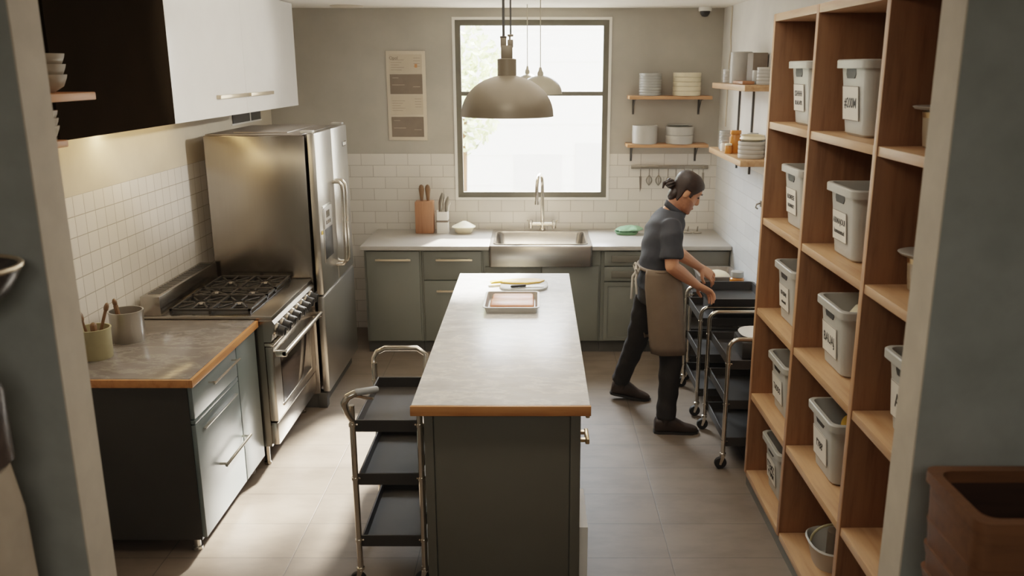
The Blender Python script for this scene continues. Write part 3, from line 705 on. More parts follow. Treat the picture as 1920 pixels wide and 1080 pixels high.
# wall poster
po = thing('wall_chart', 'tall beige notice chart with grey blocks on the window wall', 'chart', (-1.087, YB, 2.03))
put('board', MB().rbox((-1.25, YB-.014, 1.666), (-.922, YB-.001, 2.4), .003), M['posterf'], po)
def ln(x0, x1, z, h=.004): return ((x0, YB-.0175, z-h/2), (x1, YB-.0165, z+h/2))
for i, (z0, z1) in enumerate(((2.22, 2.372), (2.05, 2.212), (1.88, 2.04), (1.695, 1.862))):
    dark = i % 2
    s = put('sheet', boxes(((-1.222, YB-.0165, z0), (-.95, YB-.0142, z1))), M['posterd' if dark else 'poster'], po, smooth=False, label='dark grey block' if dark else 'pale printed block')
    bs = []
    if dark:
        bs = [ln(-1.205, -1.1, z0+.075, .003), ln(-1.03, -.97, z0+.06, .003), ln(-1.2, -1.15, z1-.03, .003)]
        put('print_lines', boxes(*bs), M['poster'], s, smooth=False)
    else:
        for k in range(5): bs.append(ln(-1.21, -1.1-.02*(k % 3), z1-.045-.02*k, .0025))
        for k in range(4): bs.append(ln(-1.02, -.965, z1-.03-.022*k, .0025))
        put('print_lines', boxes(*bs), M['posterd'], s, smooth=False)
        if i == 0:
            put('stamp', boxes(((-1.012, YB-.0178, z0+.045), (-.99, YB-.0164, z0+.075))), plain('orange_stamp', (196, 132, 84), .6), s, smooth=False)
            text('lettering', 'Opol', .035, M['posterd'], s, (-1.185, YB-.0175, z1-.03), (1, 0, 0), (0, 0, 1))

# shelves on the window wall
def bracket(x, z): return MB().box((x-.009, YB-.006, z-.13), (x+.009, YB-.001, z)).box((x-.009, YB-.15, z-.006), (x+.009, YB-.006, z)).tube([(x, YB-.006, z-.11), (x, YB-.11, z-.006)], .004, 6)
for nm, x0, x1, z, lab in (('wall_shelf', .765, 1.447, 2.04, 'upper oak shelf on the window wall'), ('wall_shelf', .757, 1.435, 1.648, 'lower oak shelf on the window wall')):
    sh = thing(nm, lab, 'shelf', ((x0+x1)/2, YB, z))
    put('board', MB().rbox((x0, YB-.2, z-.028), (x1, YB-.001, z), .004), M['shelf_w'], sh)
    for bx in (x0+.055, x1-.075): put('bracket', bracket(bx, z-.028), M['kick'], sh)
stack('plate', mk(8, .092, .022, .0225, M['ceramb'], '%s in the blue grey plate stack on the upper shelf', 'cup'), .945, 7.25, 2.041, 'blue grey plates on the upper window wall shelf', 'plate')
stack('bowl', mk(5, .115, .0365, .037, M['ceramw'], '%s in the cream bowl stack on the upper shelf', 'cup'), 1.245, 7.24, 2.041, 'cream bowls on the upper window wall shelf', 'bowl')
stack('cooking_pot', [(.105, .15, .15, M['ceram'], 'plain tall grey pot on the lower window wall shelf', 'cup')], .91, 7.24, 1.649, None, 'pot')
stack('bowl', mk(2, .115, .07, .071, M['ceram'], '%s wide grey bowl on the lower window wall shelf', 'cup'), 1.2, 7.24, 1.649, 'wide grey bowls on the lower window wall shelf', 'bowl')
stack('plate', [(.105, .016, .0165, M['ceramb'], 'thin plate covering the wide grey bowls', 'plate')], 1.2, 7.24, 1.792, None, 'plate')
# utensil rail
rl = thing('utensil_rail', 'grey metal rail of hooks below the window wall shelves', 'rail', (1.14, YB, 1.44))
put('rail', MB().rbox((.815, YB-.03, 1.425), (1.475, YB-.014, 1.455), .004), M['utensil'], rl)
for x in (.86, 1.43): put('standoff', boxes(((x-.01, YB-.016, 1.43), (x+.01, YB-.001, 1.45))), M['utensil'], rl, smooth=False)
def hang(kind, x, lab, ln_):
    y = YB-.042; t = thing('hanging_'+kind, lab, 'utensil', (x, y, 1.44))
    put('hook', MB().tube([(x, y+.012, 1.458), (x, y, 1.455), (x, y-.004, 1.43), (x, y, 1.42)], .0025, 6), M['utensil'], t)
    put('handle', MB().tube([(x, y, 1.425), (x, y, 1.425-ln_)], .004, 6), M['utensil'], t)
    z = 1.425-ln_
    if kind == 'whisk':
        w = MB()
        for k in range(4):
            a = PI*k/4
            w.tube([(x+.026*math.sin(PI*i/8)*math.cos(a)*(-1 if False else 1), y+.016*math.sin(PI*i/8)*math.sin(a), z-.09*i/8) for i in range(9)], .0025, 5)
            w.tube([(x-.026*math.sin(PI*i/8)*math.cos(a), y-.016*math.sin(PI*i/8)*math.sin(a), z-.09*i/8) for i in range(9)], .0025, 5)
        put('wires', w, M['utensil'], t)
    elif kind == 'ladle': put('cup', MB().lathe([(.004, -.02), (.018, -.012), (.026, .01), (.023, .01), (.01, -.01)], (x, y-.004, z-.02), 14), M['utensil'], t)
    elif kind == 'knife': put('blade', MB().prism([(x-.01, z), (x+.01, z), (x+.01, z-.1), (x-.003, z-.14)], 'Y', y-.001, y+.001), M['utensil'], t)
    else: put('spoon_bowl', MB().ell((x, y, z-.03), (.018, .006, .034), 12, 7), M['utensil'], t)
for kind, x, lab, l_ in (('knife', .895, 'thin knife hanging at the window end of the rail', .06), ('whisk', .97, 'round whisk hanging second along the rail', .05), ('whisk', 1.05, 'narrow whisk hanging third along the rail', .05),
                         ('spoon', 1.13, 'spoon hanging on the rail just above the hair bun', .07), ('ladle', 1.2, 'ladle hanging on the rail partly behind the head', .08), ('spoon', 1.27, 'spoon hanging on the rail behind the head', .08), ('ladle', 1.34, 'ladle hanging on the rail beyond the forehead', .06), ('knife', 1.43, 'straight tool hanging at the corner end of the rail', .03)):
    hang(kind, x, lab, l_)

# shelves on the white brick wall
for z, lab, rods in ((2.155, 'upper oak shelf on the white brick wall', 1), (1.675, 'lower oak shelf on the white brick wall', 0)):
    sh = thing('wall_shelf', lab, 'shelf', (1.44, 6.1, z))
    put('board', MB().rbox((1.33, 5.585, z-.04), (XR-.001, 6.62, z), .004), M['shelf_h'], sh)
    ys = (6.2, 6.62) if rods else (5.75, 6.2, 6.6)
    for y in ys:
        b = MB().box((XR-.014, y-.009, z-.04-(.44 if rods else .12)), (XR-.001, y+.009, z-.04))
        if not rods: b.box((XR-.16, y-.009, z-.046), (XR-.014, y+.009, z-.04))
        put('bracket', b, M['kick'], sh, smooth=False)
stack('cup', mk(5, .052, .019, .0195, M['ceram'], '%s cup of the small stack on the upper brick wall shelf', 'cup'), 1.43, 6.48, 2.156, 'small cups on the upper brick wall shelf', 'cup')
cn = thing('canister', 'tall plain grey canister on the upper brick wall shelf', 'canister', (1.45, 6.12, 2.155))
put('body', MB().lathe([(.072, 0), (.075, .004), (.075, .21), (.07, .215)], (1.43, 6.15, 2.156), 32), M['ceram'], cn)
tag(put('dark_box', MB().rbox((1.44, 5.86, 2.156), (1.54, 6.02, 2.36), .006), M['posterd'], loc=(1.49, 5.95, 2.156)), 'dark upright box behind the tall grey canister', 'box')
tag(put('wooden_board', MB().rbox((1.345, 5.72, 2.156), (1.425, 6.0, 2.178), .006), M['walnut'], loc=(1.385, 5.86, 2.156)), 'small brown wooden board lying by the canister', 'board')
stack('glass_jar', [(.045, .09, .09, M['ceramb'], 'pale glass jar between the canister and the striped bowls', 'cup')], 1.47, 5.79, 2.156, None, 'jar')
stack('bowl', mk(5, .062, .0215, .022, M['ceram'], '%s bowl of the striped stack by the tall shelving', 'cup'), 1.485, 5.66, 2.156, 'striped bowls on the upper brick wall shelf', 'bowl')
stack('plate', mk(7, .058, .019, .0195, M['ceramb'], '%s saucer of the grey stack on the lower brick wall shelf', 'cup'), 1.42, 6.42, 1.676, 'grey saucers on the lower brick wall shelf', 'saucer')
def jar(x, y, z, r, h, mat, lab, lidm):
    t = thing('jar', lab, 'jar', (x, y, z))
    put('body', MB().lathe([(r*.9, 0), (r, .006), (r, h*.68), (r*.8, h*.78), (r*.8, h*.82)], (x, y, z+.0005), 20), mat, t)
    put('lid', MB().lathe([(r*.92, h*.82), (r*.95, h*.84), (r*.95, h-.004), (r*.9, h)], (x, y, z), 20), lidm, t)
jar(1.415, 6.13, 1.675, .042, .16, M['amber'], 'tall amber jar with orange lid on the lower brick wall shelf', M['amber'])
jar(1.37, 6.27, 1.675, .028, .075, M['white'], 'small white jar beside the amber jar', M['ceram'])
jar(1.36, 6.09, 1.675, .026, .07, M['amber'], 'short amber jar at the front of the lower shelf', M['cream'])
jar(1.505, 6.0, 1.675, .04, .15, M['ceramb'], 'grey green glass jar behind the amber jar', M['ceramb'])
jar(1.51, 5.87, 1.675, .038, .145, M['jarglass'], 'smoky glass jar behind the pale bowl stack', M['ceram'])
stack('bowl', mk(4, .088, .0275, .028, M['ceram'], '%s bowl of the wide pale stack on the lower brick wall shelf', 'cup'), 1.44, 5.76, 1.676, 'wide pale bowls on the lower brick wall shelf', 'bowl')
tag(put('lid_bowl', MB().lathe(bowl_prof(.078, .04, .8), (1.445, 5.76, 1.789), 28), M['ceramw'], loc=(1.445, 5.76, 1.789)), 'cream bowl crowning the wide pale stack', 'bowl')
tag(put('wall_cable', MB().tube([(1.545, 7.05, 2.735), (1.544, 7.05, 2.5), (1.545, 7.02, 2.4), (1.544, 7.06, 2.3), (1.545, 7.07, 1.8)], .006, 8), M['posterf'], loc=(1.545, 7.05, 2.735)), 'thin pale cable running down the white brick wall', 'cable')
sc_ = thing('security_camera', 'small dome security camera on the ceiling corner', 'camera', (1.36, 7.2, ZC))
put('base', MB().lathe([(.05, -.035), (.052, -.03), (.052, -.001)], (1.36, 7.2, ZC), 20), M['white'], sc_)
put('dome', MB().lathe([(.008, -.08), (.025, -.074), (.038, -.055), (.042, -.035)], (1.36, 7.2, ZC), 20), M['black'], sc_)
tag(put('ceiling_vent', MB().lathe([(.11, -.012), (.13, -.008), (.13, -.001)], (-1.5, 7.1, ZC), 28), M['posterf'], loc=(-1.5, 7.1, ZC)), 'round flat ceiling vent near the fridge', 'vent')
hk = tag(put('wall_hook', MB().tube([(XR-.002, 5.84, 1.36), (XR-.03, 5.84, 1.35), (XR-.035, 5.84, 1.33), (XR-.02, 5.84, 1.32)], .006, 8).box((XR-.006, 5.825, 1.335), (XR-.001, 5.855, 1.375)), M['utensil'], loc=(XR, 5.84, 1.34)), 'small metal hook on the white brick wall', 'hook')

# ------------------------------------------------------------------ pendant lamps
def pendant(x, y, zr, r, h, neck_r, neck_h, label, mat, double=False):
    t = thing('pendant_lamp', label, 'pendant lamp', (x, y, zr))
    prof = [(r*math.cos(a), h*math.sin(a)) for a in [PI/2*i/12 for i in range(0, 12)]]
    pr = [(r*1.005, -.006)]+[(max(a, neck_r*.9), b) for a, b in prof]
    put('shade', MB().lathe(pr, (x, y, zr), 48, cap=False), mat, t)
    put('shade_lining', MB().lathe([(a*.985, b*.97) for a, b in pr], (x, y, zr), 48, cap=False), M['lampin'], t)
    zt = zr+h*.97
    if double:
        put('neck', MB().lathe([(neck_r, zt-zr-.02), (neck_r, zt-zr+neck_h), (neck_r*.6, zt-zr+neck_h+.004)], (x, y, zr), 28), mat, t)
        z2 = zt+neck_h
        put('fitting', MB().rbox((x-.026, y-.02, z2), (x+.026, y+.02, z2+.06), .006).rbox((x-.028, y-.014, z2+.05), (x-.002, y+.014, z2+.1), .003).rbox((x+.004, y-.014, z2+.05), (x+.029, y+.014, z2+.085), .003)
            .rbox((x-.03, y-.014, z2+.09), (x+.0, y+.014, z2+.1), .003).rbox((x+.004, y-.01, z2+.098), (x+.03, y+.01, z2+.108), .003).box((x+.01, y-.004, z2+.08), (x+.018, y+.004, z2+.1)), mat, t)
        put('cord', MB().tube([(x-.014, y, z2+.09), (x-.014, y, ZC)], .006, 8), M['kick'], t)
        put('cord', MB().tube([(x+.018, y, z2+.1), (x+.018, y, ZC)], .004, 8), M['kick'], t)
    else:
        put('neck', MB().lathe([(neck_r*1.3, zt-zr-.015), (neck_r*1.3, zt-zr+neck_h*.4), (neck_r*.8, zt-zr+neck_h*.6), (neck_r*.5, zt-zr+neck_h)], (x, y, zr), 20), mat, t)
        put('cord', MB().tube([(x, y, zt+neck_h*.95), (x, y, ZC)], .0035, 8), mat, t)
    b = put('bulb', MB().ell((x, y, zr+h*.45), (r*.16, r*.16, r*.2), 16, 8), glow('bulb_glow', (255, 222, 170), 12), t)
    li = bpy.data.lights.new('pendant_light', 'POINT'); li.energy = 5*(r/.21)**2; li.color = (1, .82, .58); li.shadow_soft_size = .04
    lo = bpy.data.objects.new('pendant_light', li); lo.location = (x, y, zr+.01); col.objects.link(lo)
pendant(-.132, 4.0, 2.05, .212, .178, .043, .075, 'large taupe dome pendant hanging over the island', M['lamp'], True)
pendant(.032, 6.4, 2.082, .158, .128, .017, .06, 'pale dome pendant hanging before the window', M['lamp2'])
pendant(-.068, 6.95, 2.12, .1, .1, .014, .06, 'smallest pendant half hidden by the large dome lamp', M['lamp2'])

# ------------------------------------------------------------------ tall oak shelving
SXF, SXB = 1.165, 1.545
sv = thing('shelving_unit', 'tall oak cube shelving full of grey bins', 'shelving unit', (1.36, 3.3, 0))
ymid = [4.35, 3.69, 2.95, 2.26]
for y in (4.35, 3.69, 2.952, 2.265):
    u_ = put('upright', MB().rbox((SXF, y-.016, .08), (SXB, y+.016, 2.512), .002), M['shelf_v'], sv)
    put('lit_edge_strip', MB().rbox((SXF-.003, y-.016, .08), (SXF+.0005, y+.016, 2.512), .001), M['shelf_e'], u_, label='front edge painted paler as if lit')  # added strip, its paler oak paints light on the front edge
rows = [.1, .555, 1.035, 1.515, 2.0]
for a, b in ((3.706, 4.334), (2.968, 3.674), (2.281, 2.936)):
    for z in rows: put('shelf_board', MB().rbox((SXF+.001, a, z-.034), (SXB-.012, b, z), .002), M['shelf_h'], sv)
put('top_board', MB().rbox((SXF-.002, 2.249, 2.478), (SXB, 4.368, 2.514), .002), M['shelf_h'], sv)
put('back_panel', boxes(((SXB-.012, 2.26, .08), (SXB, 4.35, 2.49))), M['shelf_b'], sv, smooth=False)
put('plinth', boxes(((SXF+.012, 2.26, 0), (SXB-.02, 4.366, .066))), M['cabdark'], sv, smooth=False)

def bin_proto():
    t = thing('storage_bin', 'bin', 'storage bin', (0, 0, 0))
    w, d, h = .3, .3, .29      # depth along x, width along y; mouth at -x side
    def R(z, k, g=0): return rrect(w-.05*(1-k)-g, d-.055*(1-k)-g, .035, 0, 0, z)
    m = MB().rings([R(0, .0, .02), R(.01, 0), R(h-.035, .9), R(h-.033, .9, -.0), R(h-.033, 1, -.028), R(h-.004, 1, -.03), R(h, 1, -.022), R(h, .9, .0), R(h-.012, .9, .012), R(.012, 0, .012)])
    put('tub', m, M['bin'], t)
    fx = -(w/2-.025*.35)
    sl = MB().rings([[V((-.1475, .02+.052*a, .238+.019*b)) for a, b in ((-1, 1), (1, 1), (1, -.2), (.75, -1), (-.75, -1), (-1, -.2))], [V((-.1425, .02+.052*a, .238+.019*b)) for a, b in ((-1, 1), (1, 1), (1, -.2), (.75, -1), (-.75, -1), (-1, -.2))]])
    put('slot_shade', sl, M['bindark'], t, label='dark patch for the handle hole')  # flat dark patch standing in for shade in the hole
    return t
bp_ = bin_proto()
BINS = [  # y centre, shelf z, words, size, label
    (4.06, 2.0, ['SSHHHH', 'BLAB APX'], 'grey bin with two lines of print, top row, next to the brick wall shelves', .027),
    (3.385, 2.0, ['#200M'], 'grey bin with a handwritten 200 label in the top row', .055),
    (4.06, 1.515, ['BUSMEISE', 'NUMARKY'], 'grey bin in the second row, farther from the doorway', .024),
    (3.385, 1.515, ['ARMAJOUI', 'bumusuntud'], 'grey bin in the second row under the handwritten 200 bin', .026),
    (4.06, 1.035, ['BENSINE', 'nabsutult'], 'small print grey bin in the middle row, farther from the doorway', .023),
    (3.385, 1.035, ['BAUAJ'], 'grey bin with scrawled label and a cream cloth inside', .056),
    (4.06, .555, ['TADDS'], 'grey bin in the fourth row with one line of print', .045),
    (3.385, .555, ["I'788'"], 'grey bin holding a yellow lid in the fourth row', .048),
    (4.06, .1, ['ITEMZ', 'VTIMM'], 'lowest grey bin, standing on the bottom board', .042),
    (2.66, 1.035, ['A40'], 'grey bin marked A40 partly hidden by the doorway', .06),
]
for i, (y, z, words_, lab, ts) in enumerate(BINS):
    b = bp_ if i == 0 else dup(bp_)
    b.location = (1.367, y, z+.0005); b['label'] = lab; b['group'] = 'grey bins in the tall shelving'
nb = [o for o in bpy.data.objects if o.name.startswith('storage_bin')]
bins_by_label = {o['label']: o for o in nb}
for (y, z, words_, lab, ts) in BINS:
    b = bins_by_label[lab]
    nn = V((-1, 0, .085)).normalized()   # slight lean of the tub face
    k = .85 if len(words_[0]) > 3 else 1
    zc = z+.125; xo = 1.367-.1345
    up = V((-.085, 0, 1)).normalized(); rt = V((0, -1, 0))
    big = len(words_) == 1
    hw, hh = (.085, .066) if big else (.078, .062)
    cc = V((xo-.0065, y+.02, zc))
    pl = MB()
    r1 = [cc+rt*(hw*a)+up*(hh*c) for a, c in ((-1, -1), (1, -1), (1, 1), (-1, 1))]
    pl.rings([r1, [p+V((.002, 0, 0)) for p in r1]])
    lb = put('label_plate', pl, M['paper'], b, smooth=False, label='white paper label')
    bl = MB(); o_ = V((-.0004, 0, 0))
    for a0, a1, c0, c1 in ((-1, 1, -1, -.96), (-1, 1, .96, 1), (-1, -.97, -1, 1), (.97, 1, -1, 1)):
        q = [cc+o_+rt*(hw*a)+up*(hh*c) for a, c in ((a0, c0), (a1, c0), (a1, c1), (a0, c1))]
        bl.add(q, [(0, 1, 2, 3)])
    put('label_border', bl, M['posterd'], lb, smooth=False)
    if big: text('lettering', words_[0], ts*(1.0 if len(words_[0]) > 3 else 1.2), M['ink'], lb, cc+V((-.0006, 0, 0)), rt, up, .82, .1 if '2' in words_[0] else 0)
    else:
        text('lettering', words_[0], ts*1.3, M['ink'], lb, cc+V((-.0006, 0, 0))+up*.018, rt, up, .85)
        text('lettering', words_[1], ts*1.05, M['ink'], lb, cc+V((-.0006, 0, 0))-up*.024, rt, up, .85)
tag(put('folded_cloth', MB().oval([((1.37, 3.37, 1.1), (.1, 0, 0), (0, .09, 0)), ((1.38, 3.36, 1.26), (.1, 0, 0), (0, .09, 0)), ((1.39, 3.35, 1.31), (.08, 0, 0), (0, .075, 0)), ((1.4, 3.34, 1.335), (.04, 0, 0), (0, .04, 0))], 20, 2.6), M['cream'], loc=(1.37, 3.37, 1.1)), 'cream cloth bundle in the scrawled label bin', 'cloth')
tag(put('yellow_lid', MB().lathe([(.055, 0), (.06, .006), (.06, .018), (.05, .022)], (0, 0, 0), 24).xf(Matrix.Translation((1.355, 3.365, .775)) @ Matrix.Rotation(.6, 4, 'X')), M['yellow'], loc=(1.355, 3.365, .775)), 'round yellow lid lying in the fourth row bin', 'lid')
tag(put('dark_bundle', MB().rbox((1.29, 3.30, .575), (1.46, 3.48, .735), .03), M['black'], loc=(1.37, 3.39, .575)), 'dark bundle of goods under the yellow lid', 'bundle')
# jars with dishes in the column by the doorway
def jar_dish(y, z, jl, dl, x=1.33):
    t = thing('glass_jar', jl, 'jar', (x, y, z))
    put('glass', MB().lathe([(.045, 0), (.055, .008), (.06, .05), (.065, .12), (.06, .12), (.05, .02)], (x, y, z+.0005), 24), M['jarglass'], t)
    put('band', MB().lathe([(.0635, .1), (.0665, .118), (.0635, .118)], (x, y, z), 24), M['brass'], t)
    d = thing('dish', dl, 'dish', (x, y, z+.122))
    put('plate', MB().lathe([(.05, 0), (.09, .006), (.098, .014), (.092, .016), (.05, .008)], (x, y, z+.1225), 28), M['ceram'], d)
    put('knob', MB().lathe([(.02, .008), (.026, .02), (.02, .035), (.008, .04)], (x, y, z+.1225), 16), M['chrome'], d)
jar_dish(2.835, 2.0, 'smoky glass jar in the top row by the doorway', 'flat dish with a shiny knob on the top row jar')
jar_dish(2.83, 1.515, 'smoky glass jar in the second row by the doorway', 'flat dish with a shiny knob on the second row jar')
# open basket at the bottom
bk = thing('basket', 'small open grey basket with a rope handle in the bottom row', 'basket', (1.33, 3.4, .1))
put('tub', MB().oval([((1.33, 3.42, .1005), (.08, 0, 0), (0, .09, 0)), ((1.33, 3.42, .2), (.105, 0, 0), (0, .125, 0)), ((1.33, 3.42, .206), (.112, 0, 0), (0, .132, 0)), ((1.33, 3.42, .212), (.105, 0, 0), (0, .125, 0)), ((1.33, 3.42, .2), (.098, 0, 0), (0, .117, 0)), ((1.33, 3.42, .108), (.075, 0, 0), (0, .085, 0))], 28, 2.6), M['bin'], bk)
put('handle', MB().tube([(1.33+.1*math.cos(a), 3.42, .21+.08*math.sin(a)) for a in [PI*i/12 for i in range(13)]], .006, 8), M['olive'], bk)
tag(put('jute_roll', MB().lathe([(.03, 0), (.035, .004), (.035, .13), (.02, .135)], (1.35, 3.45, .11), 18), M['posterd'], loc=(1.35, 3.45, .11)), 'brown roll standing in the open grey basket', 'roll')

# ------------------------------------------------------------------ trolleys
def caster(mb_fork, mb_wheel, x, y, r=.036):
    mb_fork.lathe([(.012, .1), (.018, .096), (.018, .084), (.01, .08)], (x, y, 0), 12)
    for s in (-1, 1): mb_fork.prism([(x-.012, .085), (x+.012, .085), (x-.01, .026), (x-.022, .03)], 'Y', y+s*.016-.002, y+s*.016+.002)
    mb_wheel.lathe([(r*.5, -.012), (r*.9, -.012), (r, -.007), (r, .007), (r*.9, .012), (r*.5, .012)], (x-.012, y, r), 18, 'Y')
def trolley(label, x0, x1, y0, y1, trays, ztop, near='loop', far='loop', group=None, lip=.055):
    t = thing('utility_cart', label, 'cart', ((x0+x1)/2, (y0+y1)/2, 0), group)
    r = .0135
    posts = [(x0, y0), (x1, y0), (x0, y1), (x1, y1)]
    for i, (x, y) in enumerate(posts):
        put('post', MB().tube([(x, y, .085), (x, y, ztop-.06)], r, 10), M['chrome'], t)
        f, w = MB(), MB(); caster(f, w, x, y)
        c = put('caster', f, M['chrome'], t); put('wheel', w, M['rubber'], c)
    for z in trays:
        a = MB(); zb = z-lip
        a.box((x0+.015, y0+.012, zb), (x1-.015, y1-.012, zb+.005))
        a.rbox((x0+.012, y0+.008, zb), (x0+.02, y1-.008, z), .002).rbox((x1-.02, y0+.008, zb), (x1-.012, y1-.008, z), .002)
        a.rbox((x0+.012, y0+.004, zb), (x1-.012, y0+.012, z), .002).rbox((x0+.012, y1-.012, zb), (x1-.012, y1-.004, z), .002)
        p = put('tray', a, M['tray'], t, smooth=False)
        for x, y in posts:
            put('clamp', MB().lathe([(.017, -.006), (.017, .006)], (x, y, z-.02), 12).tube([(x, y, z-.02), (x+(.022 if x == x0 else -.022), y, z-.02)], .004, 6), M['chrome'], p)
    for which, y, sgn in ((near, y0, -1), (far, y1, 1)):
        zt = ztop
        if which == 'loop':
            pts = [(x0, y, zt-.06)]+[(x0+.055-.055*math.cos(a), y, zt-.055+.055*math.sin(a)) for a in [PI/2*i/6 for i in range(1, 7)]]+[(x1-.055+.055*math.sin(a), y, zt-.055+.055*math.cos(a)) for a in [PI/2*i/6 for i in range(0, 6)]]+[(x1, y, zt-.06)]
            put('handle', MB().tube(pts, r, 10), M['chrome'], t)
        elif which == 'lean':
            o = sgn*.045
            pts = [(x0, y, zt-.13), (x0-.012, y+o*.6, zt-.09), (x0-.012, y+o, zt-.05), (x0+.005, y+o*1.1, zt-.02), (x0+.045, y+o, zt), (x1-.085, y+o, zt), (x1-.042, y+o*.8, zt-.03), (x1-.042, y-.004, zt-.13)]
            put('handle', MB().tube(pts, r, 10), M['chrome'], t)
        elif which == 'stub':
            pts = [(x0, y, zt-.13), (x0-.014, y-.03, zt-.08), (x0-.018, y-.05, zt-.03), (x0, y-.055, zt+.0), (x0+.03, y-.04, zt+.012)]
            h = put('handle', MB().tube(pts, [.0135, .014, .016, .017, .015], 10).limb([(x0+.02, y-.045, zt-.0), (x0+.09, y+.0, zt-.03)], [.008, .007], 8), M['chrome'], t)
            put('grip', MB().limb([(x0+.035, y-.035, zt+.012), (x0+.1, y+.03, zt+.0)], [.016, .015], 10), M['grip'], h)
    return t
trolley('black three tray cart tucked against the island', -.785, -.497, 3.39, 3.93, (.8, .55, .25), .93, 'stub', 'lean', 'black tray carts')
trolley('black three tray cart standing nearest the tall shelving', 1.085, 1.49, 4.56, 5.12, (.66, .42, .19), .785, 'loop', 'loop', 'black tray carts')
trolley('black three tray cart the cook is reaching over', 1.075, 1.49, 5.34, 5.88, (.68, .43, .19), .755, 'loop', 'loop', 'black tray carts')
trolley('black tray cart in the far corner by the brick wall', 1.13, 1.52, 6.02, 6.5, (.68, .4, .19), .7, None, None, 'black tray carts')
# load on the carts
tag(put('storage_tin', MB().rbox((1.16, 5.38, .631), (1.45, 5.72, .79), .012), M['tray'], loc=(1.3, 5.56, .631)), 'dark tin box on the cart below the baking tray', 'tin')
tag(put('baking_tray', open_tray(MB(), 1.095, 5.19, 1.485, 5.66, .795, .85, .02, .004, .01, .01), M['black'], loc=(1.29, 5.43, .795)), 'black baking tray the cook is holding', 'tray')
tag(put('roasting_pan', open_tray(MB(), 1.2, 6.06, 1.505, 6.42, .632, .78, .03, .004, .03, .012), M['pan'], loc=(1.35, 6.24, .632)), 'deep grey roasting pan on the far corner cart', 'pan')
tag(put('food_bag', MB().ell((1.36, 6.22, .735), (.1, .12, .06), 18, 9), M['ceramw'], loc=(1.36, 6.22, .7)), 'cream bag of food inside the roasting pan', 'bag')
aj = thing('amber_jar', 'amber ribbed jar with clear lid at the far cart edge', 'jar', (1.475, 5.8, .63))
put('body', MB().lathe([(.044, .001), (.05, .006), (.05, .2), (.04, .21)], (1.405, 5.795, .6365), 20), M['amber'], aj)
put('lid', MB().lathe([(.042, .21), (.046, .214), (.044, .25), (.02, .255)], (1.405, 5.795, .6365), 20), M['ceramb'], aj)
tag(put('storage_tin', MB().rbox((1.2, 4.72, .611), (1.44, 4.95, .715), .01), M['iron'], loc=(1.32, 4.83, .611)), 'dark tin box on the cart nearest the shelving', 'tin')
tag(put('platter', MB().oval([((1.33, 4.84, .7155), (.07, 0, 0), (0, .07, 0)), ((1.33, 4.84, .74), (.125, 0, 0), (0, .125, 0)), ((1.33, 4.84, .744), (.122, 0, 0), (0, .122, 0)), ((1.33, 4.84, .722), (.07, 0, 0), (0, .07, 0))], 28, 2.6), M['white'], loc=(1.33, 4.84, .7155)), 'white platter on top of the dark tin', 'platter')

# ------------------------------------------------------------------ near room
hm = thing('canvas_bin', 'pale canvas laundry bin beside the doorway wall', 'laundry bin', (-1.4, 1.66, 0))
put('bag', MB().oval([((-1.4, 1.64, .0), (.27, 0, 0), (0, .18, 0)), ((-1.4, 1.64, .7), (.275, 0, 0), (0, .19, 0)), ((-1.4, 1.64, 1.3), (.265, 0, 0), (0, .18, 0)), ((-1.4, 1.64, 1.41), (.25, 0, 0), (0, .17, 0)), ((-1.4, 1.64, 1.425), (.2, 0, 0), (0, .13, 0))], 28, 3), M['cloth'], hm)
bo = thing('dark_bottle', 'dark glazed bottle standing on the canvas bin', 'bottle', (-1.2, 1.68, 1.425))
put('body', MB().lathe([(.065, 0), (.075, .01), (.075, .17), (.05, .22), (.028, .25), (.028, .27)], (-1.205, 1.68, 1.4255), 24), M['darkpot'], bo)
wbw = thing('wall_bowl', 'dark metal bowl fixed to the doorway wall', 'bowl', (-1.2, 1.75, 1.77))
put('bowl', MB().lathe([(.06, 0), (.1, .025), (.125, .07), (.13, .085), (.12, .085), (.09, .03), (.05, .01)], (-1.222, 1.735, 1.765), 28), M['darkpot'], wbw)
put('rim', MB().tube([(-1.222+.128*math.cos(a), 1.735+.128*math.sin(a), 1.85) for a in [2*PI*i/28 for i in range(28)]], .006, 8, closed=True), M['pull'], wbw)
cr = thing('wooden_basket', 'round cornered wooden basket in the corner by the doorway', 'basket', (1.06, 1.62, 1.1))
def RB(z, g): return rrect(.38-g, .24-g, .03, 1.06, 1.62, z)
put('wall', MB().rings([RB(1.1, .03), RB(1.11, .02), RB(1.38, 0), RB(1.38, .03), RB(1.125, .05)]), M['crate'], cr)
put('rim', MB().rings([RB(1.372, -.014), RB(1.396, -.014), RB(1.396, .034), RB(1.372, .034)], close=True), M['crate'], cr)
sl = MB()
for k in range(4): sl.rings([RB(1.14+.06*k, .012), RB(1.165+.06*k, .002), RB(1.165+.06*k, .02), RB(1.14+.06*k, .03)], close=True)
put('slats', sl, M['crate'], cr)
put('inner_shade', MB().rings([RB(1.128, .056), RB(1.368, .036), RB(1.368, .04), RB(1.13, .07)]), M['crated'], cr, label='inside painted dark as shade')  # thin darker sheet painting the shade inside the basket
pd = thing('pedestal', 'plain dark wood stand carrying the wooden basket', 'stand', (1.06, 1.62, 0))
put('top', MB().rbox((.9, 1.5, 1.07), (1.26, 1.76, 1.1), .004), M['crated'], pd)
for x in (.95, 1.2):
    for y in (1.54, 1.72): put('leg', MB().tube([(x, y, 0), (x, y, 1.07)], [.016, .02], 8), M['crated'], pd)

